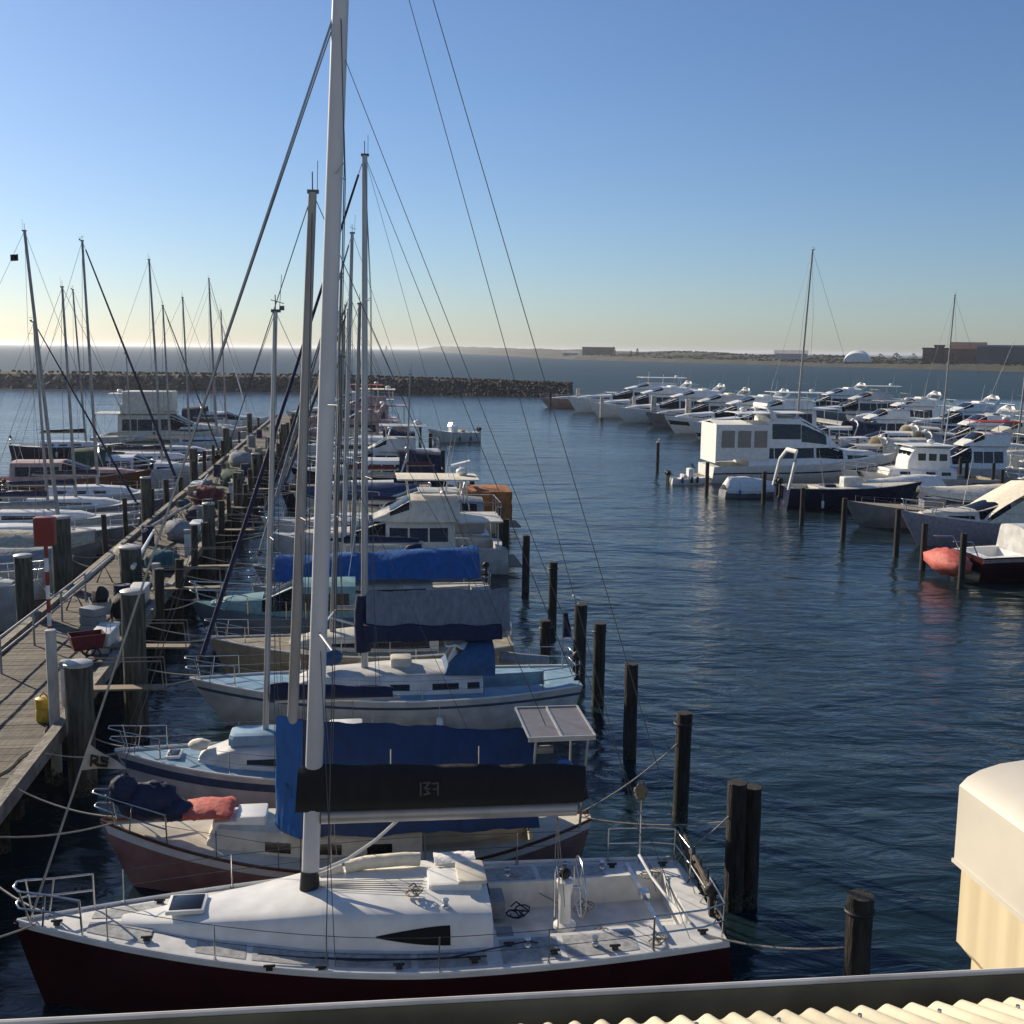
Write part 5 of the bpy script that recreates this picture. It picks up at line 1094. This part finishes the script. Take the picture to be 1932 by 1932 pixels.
for i, (s_, t_, lb, gl) in enumerate(clutter):
    k = i % 5; cn, cm = [('grey', GREYH), ('green', GREENC), ('tan', TAN), ('navy', NAVYC), ('rust brown', BROWNH)][(i*3) % 5]
    nm, kind = [('fish_crate', 'crate stack'), ('oil_drum', 'drum'), ('coiled_hose', 'coiled hose'), ('crab_pot', 'crab pot'), ('step_box', 'boarding step')][k]
    o = group_thing(nm, s_, t_, 1.5, random.uniform(-.5, .5), '%s %s on the jetty by the %s' % (cn, kind, lb), kind)
    if k == 0:
        for j in range(random.randint(2, 4)): box_part(o, 'crate', -.35, .35, -.25, .25, .27*j, .27*j+.255, cm, .03, Matrix.Rotation(random.uniform(-.15, .15), 4, 'Z'))
    elif k == 1:
        q = MB(); q.loft([[Vector((.29*e*math.cos(j*PI/8), .29*e*math.sin(j*PI/8), z)) for j in range(16)] for z, e in ((0, 1), (.28, 1), (.3, 1.04), (.32, 1), (.58, 1), (.6, 1.04), (.62, 1), (.88, 1), (.87, .93))]); q.build('drum_body', cm, o, 40)
        q = MB(); q.tube([(.12, 0, .86), (.12, 0, .90)], .04, 8); q.build('bung', STEEL, o)
    elif k == 2:
        q = MB(); q.tube([((.30+.02*math.sin(j*1.7))*math.cos(j*.5), (.30+.02*math.sin(j*2.3))*math.sin(j*.5), .03+.006*j) for j in range(70)], .025, 5); q.build('hose', cm, o)
        q = MB(); q.tube([(.3, 0, .45), (.5, .1, .3), (.6, .1, .03)], .03, 6); q.build('nozzle', YELLOW, o)
    elif k == 3:
        q = MB()
        for z in (.05, .5): q.tube([(.45*math.cos(j*PI/4+.39), .35*math.sin(j*PI/4+.39), z) for j in range(8)], .02, 5, closed=True)
        for j in range(8): q.tube([(.45*math.cos(j*PI/4+.39), .35*math.sin(j*PI/4+.39), .05), (.45*math.cos(j*PI/4+.39), .35*math.sin(j*PI/4+.39), .5)], .014, 5)
        q.build('frame', cm, o); q = MB(); q.ball((0, 0, .27), (.41, .32, .22), 10, 6, lambda d: 1+.12*wob(d.x*5, d.y*5)); q.build('net', TEALC, o)
    else:
        box_part(o, 'lower_step', -.35, .35, -.5, .5, 0, .3, cm, .02); box_part(o, 'upper_step', -.35, .0, -.5, .5, .302, .6, cm, .02)
def spar_rack(s, t, L_, lb, m, rz=0.):
    o = group_thing('stored_spar', s, t, 1.5, rz, lb, 'spar', 'spars stored along the jetty')
    q = MB(); q.tube([(0, -L_/2, .75), (0, L_/2, .78)], .09, 9, .06); q.build('spar', m, o)
    for y in (-L_*.3, L_*.3): q = MB(); q.tube([(-.3, y, 0), (0, y, .7), (.3, y, 0)], .03, 5); q.build('trestle', BROWNH, o)
spar_rack(43., -9.9, 8., 'grey spar on trestles between the red box and the squat pile', ALUG)
spar_rack(49., -9.0, 9., 'white spar on trestles beyond the squat pile', WHITE, .08)
spar_rack(58., -9.4, 9., 'brown wooden spar on trestles level with the long grey sloop', TANSPAR, -.1)
spar_rack(72., -9.6, 10., 'pale spar on trestles past the middle of the jetty', ALU, .05)
def gangplank(s, lb, m, rz=0.):
    o = group_thing('gangplank', s, -6.3, 1.68, rz, lb, 'gangplank', 'gangplanks from the jetty to the boats'); q = MB(); q.box(-1.4, 1.2, -.2, .2, 0, .05); q.build('plank', m, o, 0)
    for y in (-.2, .2): q = MB(); q.tube([(-1.3, y, .05), (-1.2, y, .8), (1.1, y, .8), (1.15, y, .05)], .018, 5); q.build('hand_rope', ROPE, o)
for s_, lb in ((30.3, 'grey gangplank beside the tallest capped pile'), (34.6, 'gangplank at the bow of the tan decked sloop'), (43.1, 'gangplank at the bow of the bright blue tarpaulin sloop'), (47.4, 'gangplank at the bow of the grey hulled sloop'), (57., 'gangplank at the bow of the two deck cruiser'), (65., 'gangplank near the rust orange canvas boat bow'), (73.6, 'gangplank beside the navy hulled sloop')):
    gangplank(s_, lb, TEAK, random.uniform(-.1, .1))
# the fixed pontoon behind the boats on the right
jt = empty('right_jetty', (*XY(90, 45), 0), 0, 'narrow timber jetty behind the moored cruisers on the right of the fairway', 'jetty')
b = MB(); st_box(b, 40, 135, 46.6, 48.6, .95, 1.15); o = b.build('decking', PLANK, None, 0); o.parent = jt; o.matrix_parent_inverse = Matrix.Translation(-jt.location)
for k in range(20):
    for t in (46.5, 48.7):
        b = MB(); x, y = XY(42+4.8*k, t); b.tube([(x, y, -1), (x, y, 2.6)], .14, 8)
        o = b.build('support_post', PILE, None, 0); o.parent = jt; o.matrix_parent_inverse = Matrix.Translation(-jt.location)
jt = empty('far_jetty', (*XY(170, 66), 0), 0, 'low jetty behind the big white motor yachts of the far basin', 'jetty')
b = MB(); st_box(b, 130, 222, 65.5, 68, 1.1, 1.35); o = b.build('decking', PALEP, None, 0); o.parent = jt; o.matrix_parent_inverse = Matrix.Translation(-jt.location)

# ============================================================ gulls
def gull(s, t, z, rz, label):
    x, y = XY(s, t); o = empty('gull', (x, y, z), rz, label, 'bird')
    b = MB(); P = [(-.26, .01, .10), (-.2, .03, .115), (-.1, .07, .13), (.02, .085, .15), (.1, .07, .18), (.145, .045, .22), (.18, .045, .25), (.22, .035, .25), (.25, .008, .24)]
    b.loft([[Vector((x_, r_*math.cos(k*PI/5)*.85, z_+r_*math.sin(k*PI/5))) for k in range(10)] for x_, r_, z_ in P])
    for y_ in (-.025, .025): b.tube([(.02, y_, .08), (.03, y_, 0)], .006, 5); b.box(.01, .06, y_-.015, y_+.015, 0, .006)
    b.build('body', WHITE, o, 60)
    for sg in (1, -1): q = MB(); q.slab(lambda a, c: (.08-.36*a, sg*(.075-.03*a-.01*c), .19-.05*a-.07*c*(1-a)), 6, 3, .01); q.build('wing', GREYC, o)
    q = MB(); q.tube([(.245, 0, .24), (.29, 0, .235)], .009, 5, .002); q.build('beak', YELLOW, o)
gull(35.2, 7.15, 2.62, 2.6, 'white gull perched on the thick pile behind the cream yacht')
gull(98.7, 27.1, 2.72, 1.0, 'tiny gull perched on the lone pile left of the big flybridge cruiser')

# ============================================================ breakwater
def rock_mat(name, a, c):
    return mat(name, a, .9, var=.3, scale=.6, c2=c, bump=.6, bscale=2.5)
RB = rock_mat('basalt_rubble', (.075, .060, .052), (.045, .037, .034))
def ridge(name, path, hh, wb, m, n, label, seed=0, jag=.5, tw=.25, mseg=9, **kw):
    b = MB(); rings = []
    for i in range(n+1):
        f = i/n; k = f*(len(path)-1); j = min(len(path)-2, int(k)); p = Vector(path[j]).lerp(Vector(path[j+1]), k-j)
        d = (Vector(path[j+1])-Vector(path[j])).normalized(); nn = Vector((-d.y, d.x, 0)); hz = hh(f) if callable(hh) else hh
        if i in (0, n): hz *= .25
        r_ = []
        for q in range(mseg+1):
            a = q/mseg*2-1; pr = 1 if abs(a) < tw else max(0, 1-(abs(a)-tw)/(1-tw))
            ww = wb*(.35 if i in (0, n) else 1)
            r_.append(p+nn*a*ww*.5*(1+.0*jag)+nn*random.uniform(-1, 1)*jag+d*random.uniform(-1, 1)*jag+Vector((0, 0, hz*pr-.4+random.uniform(-.5, .5)*jag*(1 if abs(a) < .98 else 0))))
        rings.append(r_)
    b.loft(rings, cap=False, wrap=False); o = b.build(name, m, None, 0); return tag(o, label, None, None, 'structure')
bwp = [(-260, 293, 0), (-111, 282, 0), (-50, 280, 0), (-10, 276, 0), (14, 272, 0)]
ridge('breakwater', bwp, lambda f: 4.3 if f < .55 else 4.3-1.1*(f-.55)/.45, 17, RB, 420, 'dark rubble stone breakwater closing the harbour', jag=.17)
b = MB(); rnd = random.Random(3)
for i in range(2200):
    f = rnd.random(); k = f*4; j = min(3, int(k)); p = Vector(bwp[j]).lerp(Vector(bwp[j+1]), k-j); d = (Vector(bwp[j+1])-Vector(bwp[j])).normalized(); nn = Vector((-d.y, d.x, 0))
    a = rnd.uniform(-1, .5); hz = (4.2 if f < .55 else 4.2-1.1*(f-.55)/.45)*(1 if abs(a) < .25 else max(0, 1-(abs(a)-.25)/.75)); c = p-nn*(-a)*8.5 if False else p+nn*a*8.5
    r_ = rnd.uniform(.14, .32); M_ = Matrix.Translation((c.x, c.y, hz-.12)) @ Matrix.Rotation(rnd.uniform(0, 3), 4, Vector((rnd.uniform(-1, 1), rnd.uniform(-1, 1), 1)).normalized())
    v = [M_ @ Vector((x*r_*rnd.uniform(.7, 1.2), y*r_*rnd.uniform(.7, 1.2), z*r_*rnd.uniform(.6, 1))) for x, y, z in ((-1, -1, -1), (1, -1, -1), (1, 1, -1), (-1, 1, -1), (-.8, -.8, 1), (.8, -.8, 1), (.8, .8, 1), (-.8, .8, 1))]
    b.add(v, [(0, 3, 2, 1), (4, 5, 6, 7), (0, 1, 5, 4), (1, 2, 6, 5), (2, 3, 7, 6), (3, 0, 4, 7)])
tag(b.build('armour_stones', RB, None, 0), 'loose dark armour stones piled over the breakwater', 'rocks', kind='stuff')

# ============================================================ far coast
SCR = mat('coastal_scrub', (.040, .039, .028), .95, var=.35, scale=.03, c2=(.018, .024, .018), det=8)
SAND = mat('sand_shore', (.045, .04, .032), .95, var=.2, scale=.05, det=6)
def coast(name, p0, p1, hfun, depth, m, label, n=160, seed=1, z0=0.):
    rnd = random.Random(seed); b = MB(); p0 = Vector(p0); p1 = Vector(p1); d = (p1-p0).normalized(); nn = Vector((-d.y, d.x, 0)); rings = []
    for i in range(n+1):
        f = i/n; p = p0.lerp(p1, f); hz = hfun(f)*(1+.12*wob(f*23, seed)+.05*rnd.uniform(-1, 1))+.1
        rings.append([p-nn*(8+3*wob(f*31))+Vector((0, 0, -.5+z0)), p+Vector((0, 0, hz*.35+z0)), p+nn*depth*.15+Vector((0, 0, hz*.6)), p+nn*depth*.3+Vector((0, 0, hz*.86*(1+.06*rnd.uniform(-1, 1)))), p+nn*depth*.45+Vector((0, 0, hz)), p+nn*depth+Vector((0, 0, -1))])
    b.loft(rings, cap=False, wrap=False); return tag(b.build(name, m, None, 60), label, None, None, 'structure')
def gp(px, py): q = G(px, py, 0); return (q.x, q.y, 0)
c0 = gp(700, 661.5); c1 = gp(1090, 678.5); c2 = c1; c3 = gp(2300, 712)
def hx(dist, px_): return px_*dist/F
dA = Vector(c1).length
coast('far_headland', (-520, 6200, 0), (*Vector(c1).xy, 0), lambda f: 24-14*f, 300, SCR, 'long low headland fading towards the open sea', 120, 2)
coast('coast_hills', (*c1[:2], 0), (*c3[:2], 0), lambda f: 8.6+.9*math.sin(f*19)+1.6*math.sin(f*7+1), 260, SCR, 'low scrub covered hills of the far shore', 200, 5)
coast('far_shore', Vector((*c1[:2], 0))-Vector((0, 6, 0)), Vector((*c3[:2], 0))-Vector((0, 6, 0)), lambda f: 1.8, 30, SAND, 'pale sandy strip of the far shore', 120, 9)
b = MB(); rnd = random.Random(11); P_, Q_ = Vector((*c1[:2], 0)), Vector((*c3[:2], 0)); nn_ = Vector((-(Q_-P_).y, (Q_-P_).x, 0)).normalized()
for i in range(4200):
    f = rnd.random()**.8; c = P_.lerp(Q_, f)+nn_*rnd.uniform(10, 120); hz = (8.6+.9*math.sin(f*19)+1.6*math.sin(f*7+1))*min(1, .35+(nn_.dot(c-P_))/110*.65); z = rnd.uniform(.5, 1.5)*(.7+.5*max(0, wob(f*40)))
    e1 = Vector((rnd.uniform(-1, 1), rnd.uniform(-.3, .3), 0)).normalized()*z*1.8; e2 = Vector((0, 0, z)); e3 = Vector((rnd.uniform(-.4, .4), 1, 0)).normalized()*z
    c = c+Vector((0, 0, hz)); b.add([c-e1, c+e1, c+e3, c-e3, c+e2*1.1+e1*.3, c+e2-e1*.4], [(0, 3, 4, 5), (3, 1, 4), (1, 2, 4), (2, 0, 5, 4), (0, 3, 1, 2)])
tag(b.build('shore_scrub', mat('shore_bushes', (.040, .042, .028), .95, var=.3, scale=.05, c2=(.028, .03, .02)), None, 0), 'dark low bushes covering the hills of the far shore', 'scrub', kind='stuff')
def bld(name, px0, px1, pyb, pyt, m, label, cat='building', depth=None, roof=None, wins=0, flat=True, dist=1.035):
    pyt0 = pyt; pyb = 678.0+((px0+px1)/2-1090)*33.5/1210; 
    a = G(px0, pyb, 0); c = G(px1, pyb, 0); s = (a+c)/2
    base = s.xy*dist; D = math.hypot(*base); W = (px1-px0)/F*D; Hh = (pyb-pyt)/F*D; hz = 10.8-(pyb-(660+.0119*((px0+px1)/2-966)))/F*D
    o = empty(name, (base.x, base.y, max(0, hz-1)), -math.atan2(base.x, base.y), label, cat, None); dp = depth or W*.5
    q = MB(); q.box(-W/2, W/2, 0, dp, -8, Hh+1); q.build('wall', m, o, 0)
    q = MB()
    if flat: q.box(-W/2-.6, W/2+.6, -.6, dp+.6, Hh+1.003, Hh+1.003+max(.5, Hh*.08))
    else: q.add([(-W/2-.8, -.8, Hh+1), (W/2+.8, -.8, Hh+1), (W/2+.8, dp+.8, Hh+1), (-W/2-.8, dp+.8, Hh+1), (-W/2-.8, dp/2, Hh*1.35+1), (W/2+.8, dp/2, Hh*1.35+1)], [(0, 3, 2, 1), (0, 1, 5, 4), (2, 3, 4, 5), (0, 4, 3), (1, 2, 5)])
    q.build('roof', roof or m, o, 0)
    for k in range(wins):
        q = MB(); x = -W/2+W*(k+.5)/wins; q.box(x-W/wins*.28, x+W/wins*.28, -.15, 0, 1+Hh*.35, 1+Hh*.7); q.build('window', GLASS, o, 0)
    return o
BRW = mat('brown_render', (.11, .085, .075), .9, scale=.1); BRK = mat('red_brick_walls', (.17, .09, .075), .9, scale=.1); SHD = mat('grey_blue_cladding', (.10, .105, .125), .7, scale=.05)
BW = mat('pale_render', (.48, .47, .44), .9, scale=.1); DRK = mat('dark_roofing', (.045, .04, .045), .8, scale=.1)
bld('flat_roofed_building', 1098, 1156, 676, 659, BRW, 'brown flat roofed building on the headland near the picture centre', wins=5, roof=DRK)
bld('low_house', 1062, 1090, 676, 668, BW, 'small pale house left of the brown flat roofed building', wins=2, flat=False)
bld('long_pale_shed', 1462, 1520, 684, 671, BW, 'long pale shed on the shore behind the tallest right hand mast', wins=0, flat=False, roof=BW)
bld('harbour_building', 1416, 1434, 692, 680, BW, 'small pale building at the shoreline', wins=2)
bld('harbour_building', 1742, 1792, 684, 665, BRK, 'red brick block left of the red roofed warehouse', wins=4, roof=DRK)
bld('crane_platform', 1762, 1778, 670, 660.5, DRK, 'dark square tower above the red brick block', wins=0)
bld('warehouse', 1796, 1852, 686, 665, BRK, 'reddish warehouse with two roofs beside the long grey shed', wins=5, flat=False, roof=BRK)
bld('long_grey_shed', 1853, 2010, 688, 663, SHD, 'long grey blue shed at the right picture edge on the shore', wins=0, roof=mat('pale_shed_roof', (.3, .31, .33), .6))
bld('harbour_building', 1330, 1350, 688, 676, BW, 'tiny white building between the yachts and the hills', wins=1)
# white dome
a = G(1617, 692.2, 0); D = a.xy.length; o = empty('white_dome', (a.x, a.y, 0), -math.atan2(a.x, a.y), 'large white rounded dome shed standing on the far shore', 'dome')
W = 50/F*D; Hh = 30/F*D; q = MB(); q.grid(lambda u, v: (W/2*math.cos(PI*u)*(1-.25*v*0), 1+14*v*1.0, Hh*math.sin(PI*u)**.75*(1-.18*(1-v))), 16, 6); q.loft([[Vector((W/2*math.cos(PI*u/16)*k, 1, Hh*math.sin(PI*u/16)**.75*.82*k)) for u in range(17)] for k in (1, .02)], cap=False, wrap=False); q.build('shell', WHITE, o, 60)
q = MB(); q.box(-W*.16, W*.10, .4, .9, 0, Hh*.3); q.build('doorway', GLASS, o, 0)
# shore trees
def conifer(px, pyb, pyt, label, seed, wdt=.28, name='pine_tree'):
    pyb = max(pyb-2, 677.6+(px-1090)*33.5/1210) if px > 1000 else pyb; p = G(px, pyb, 0); D = p.xy.length; Hh = (pyb-pyt)/F*D; rnd = random.Random(seed); o = empty(name, (p.x, p.y, 0), rnd.uniform(0, 6), label, 'tree', 'trees on the far shore')
    q = MB(); q.tube([(0, 0, 0), (0, 0, Hh*.95)], Hh*.02, 6, Hh*.006); q.build('trunk', BROWNH, o)
    q = MB()
    for i in range(260):
        f = rnd.uniform(.12, 1); rad = Hh*wdt*(1-f)**.7*rnd.uniform(.3, 1)+.2; a = rnd.uniform(0, 6.28); c = Vector((rad*math.cos(a), rad*math.sin(a), Hh*f)); z = Hh*.035
        e1 = Vector((rnd.uniform(-1, 1), rnd.uniform(-1, 1), rnd.uniform(-.4, .2))).normalized()*z*1.5; e2 = e1.cross(Vector((rnd.uniform(-1, 1), rnd.uniform(-1, 1), 1))).normalized()*z
        q.add([c-e1, c+e2, c+e1, c-e2], [(0, 1, 2, 3)])
    q.build('crown', mat('dark_conifer_foliage', (.022, .035, .022), .9, var=.3, scale=.3), o, 0)
for i, (px_, b_, t_, lb) in enumerate([(1158, 677, 655, 'dark pine right at the end of the brown flat roofed building'), (1190, 679, 662, 'dark pine in the gap right of the flat roofed building'), (1202, 680, 658, 'slim dark pine farther right on the headland'), (1176, 678, 667, 'small round pine between the taller pines'), (729, 664, 652, 'lone tree like spike on the distant headland'), (1538, 690, 672, 'dark bushy tree behind the tallest mast foot'), (1565, 690, 670, 'dark bushy tree left of the white dome'), (1690, 688, 668, 'olive bushy tree right of the white dome'), (1722, 688, 669, 'olive bushy tree left of the red brick block'), (1660, 688, 669, 'bushy tree beside the white dome')]):
    conifer(px_, b_, t_, lb, i, .28 if i < 5 else .9)

# ============================================================ the boathouse roof below the viewer
ZG = H-1.9
A = G(0, 1931, ZG); Bq = G(1932, 1831, ZG); gd = (Bq-A).normalized(); gn = Vector((-gd.y, gd.x, 0))
if gn.y > 0: gn = -gn          # towards the viewer
mid = (A+Bq)/2
bh = empty('boathouse', (mid.x, mid.y, 0), 0, 'foreground boathouse with cream corrugated roof, dull gutter and tall cream vent', 'building')
def fr(u, d, z): return mid+gd*u+gn*d+Vector((0, 0, z-ZG)) - bh.location
def lbox(b, u0, u1, d0, d1, z0, z1):
    v = [fr(u, d, z) for z in (z0, z1) for d in (d0, d1) for u in (u0, u1)]
    b.add(v, [(0, 2, 3, 1), (4, 5, 7, 6), (0, 1, 5, 4), (2, 6, 7, 3), (0, 4, 6, 2), (1, 3, 7, 5)])
GUT = mat('dull_brown_gutter_metal', (.20, .18, .12), .75, var=.25, scale=3); LIPM = mat('worn_white_gutter_lip', (.7, .68, .64), .55, var=.14, scale=4)
b = MB(); b.tube([fr(u, .0, ZG) for u in [-6+.5*k for k in range(25)]], .0105, 8); gt0 = b
gut = MB(); lbox(gut, -6, 6, .006, .014, ZG-.12, ZG-.004); lbox(gut, -6, 6, .014, .215, ZG-.12, ZG-.112); lbox(gut, -6, 6, .215, .225, ZG-.12, ZG-.0)
g_o = gut.build('gutter', GUT, bh, 0); gt0.build('gutter_lip', LIPM, g_o)
slope = math.tan(math.radians(23)); b = MB(); pit_ = .076; N = 1500
def rf(i, j):
    u = -6+12*i/N; dd = .205+.62*j
    return fr(u, dd, ZG+.035+slope*(dd-.205)+.011*math.cos(2*PI*u/pit_))
vs = [rf(i, j) for i in range(N+1) for j in (0, 1.2, 3.0)]; vb = [v-Vector((0, 0, .0025)) for v in vs]; n0 = len(vs)
fs = []
for i in range(N):
    for j in range(2): a = i*3+j; fs.append((a, a+3, a+4, a+1)); fs.append((n0+a, n0+a+1, n0+a+4, n0+a+3))
    fs.append((i*3, n0+i*3, n0+i*3+3, i*3+3))
b.add(vs+vb, fs); b.build('corrugated_roof', mat('cream_painted_corrugated_steel', (.66, .59, .42), .45, var=.14, scale=2.5, bump=.1, bscale=40), bh, 60)
for i in range(40):
    u = -2.6+i*pit_*3; u = round(u/pit_)*pit_; p = fr(u, .36, ZG+.035+slope*.155+.013); q = MB(); q.tube([p, p+Vector((0, 0, .006))], .006, 8); q.build('roof_screw', STEEL, bh)
b = MB(); lbox(b, -6, 6, .23, .34, .9, ZG-.02); b.build('wall', mat('cream_weatherboard', (.40, .36, .26), .8, var=.1), bh, 0)
# vent stack: far left corner seen at (1801,1620)
d = ray(1800, 1621); k = 5.0/math.hypot(d.x, d.y); V0 = Vector((0, 0, H))+d*k
uu = Vector((st_, ct, 0)); vv = Vector((ct, -st_, 0))
def vp(u, v, z): return V0+uu*u+vv*v+Vector((0, 0, z))-bh.location
VC = mat('cream_painted_vent', (.60, .51, .34), .6, var=.06, scale=2, stretch=(5, 5, .25), c2=(.55, .455, .29)); VW = mat('off_white_vent_cowl', (.62, .58, .49), .5, var=.07, scale=2)
b = MB(); Wd = .80; prof = [(0, 0), (.0, .20), (.0, .335), (.035, .372), (.09, .40), (.18, .425), (.30, .438), (.40, .442), (.50, .438), (.62, .425), (.71, .40), (.765, .372), (.80, .335), (.80, .2), (.80, 0)]
for u0, u1, sc in ((0, -2.2, 1),):
    rings = [[vp(u, v, z) for v, z in prof] for u in (0, -.5, -1.0, -1.6, -2.2)]
    rings = [[vp(-.018, .4+(v-.4)*.97, z*.965) for v, z in prof]]+rings
    b.loft(rings, cap=True, wrap=True)
cw = b.build('vent_cowl', VW, bh, 40)
b = MB()
pr = [(.022, 0.002), (.022, -.37), (.10, -.46), (.10, -3.5), (.70, -3.5), (.70, -.46), (.778, -.37), (.778, .002)]
N2 = 60
rings = []
for k_ in range(N2+1):
    u = -.02-2.1*k_/N2; e = .004*(1 if (k_ % 4) < 2 else 0)
    rings.append([vp(u, v+(e if v < .4 else -e), z) for v, z in pr])
b.loft(rings, cap=True, wrap=True); b.build('vent_shaft', VC, bh, 20)
b = MB(); b.add([vp(u, v, z) for z in (-.012, .004) for u in (.006, -2.15) for v in (-.008, .808)], [(0, 1, 3, 2), (4, 6, 7, 5), (0, 4, 5, 1), (2, 3, 7, 6), (0, 2, 6, 4), (1, 5, 7, 3)]); b.build('cowl_rim', VW, bh, 0)
b = MB(); v = [vp(u, v_, z) for z in (-V0.z+.9, -3.5) for u in (.15, -3.5) for v_ in (-.2, 3.0)]
b.add(v, [(0, 1, 3, 2), (4, 6, 7, 5), (0, 4, 5, 1), (2, 3, 7, 6), (0, 2, 6, 4), (1, 5, 7, 3)]); b.build('vent_base_wall', mat('cream_weatherboard', (0, 0, 0)), bh, 0)
b = MB(); b.box(-40, 60, -60, 6.0, -2, .9); tag(b.build('quay', PALEP, None, 0), 'concrete quay under the boathouse', None, None, 'structure')
# bow of a neighbouring boat in the lower left corner
rr, hh_ = sail('neighbour_sloop', 13.2, 2.0, 'L', 8.6, 2.8, PINKH, OFFW, 'boat of which only a dull pinkish bow shows in the lower left corner', 9., .3, ALUG, None) if False else (None, None)

# ============================================================ sea haze
b = MB(); b.box(-9200, 9200, -80, 14200, -3, 26); hz_ = b.build('haze', bpy.data.materials.new('sea_haze'), None, 0); m = hz_.data.materials[0]; m.use_nodes = True
for nd in list(m.node_tree.nodes):
    if nd.type == 'BSDF_PRINCIPLED': m.node_tree.nodes.remove(nd)
vol = m.node_tree.nodes.new('ShaderNodeVolumePrincipled'); vol.inputs['Density'].default_value = .00010; vol.inputs['Color'].default_value = (.90, .94, 1, 1); vol.inputs['Anisotropy'].default_value = .45
m.node_tree.links.new(vol.outputs[0], m.node_tree.nodes['Material Output'].inputs['Volume']); tag(hz_, 'thin pale sea haze over the harbour', None, None, 'stuff')
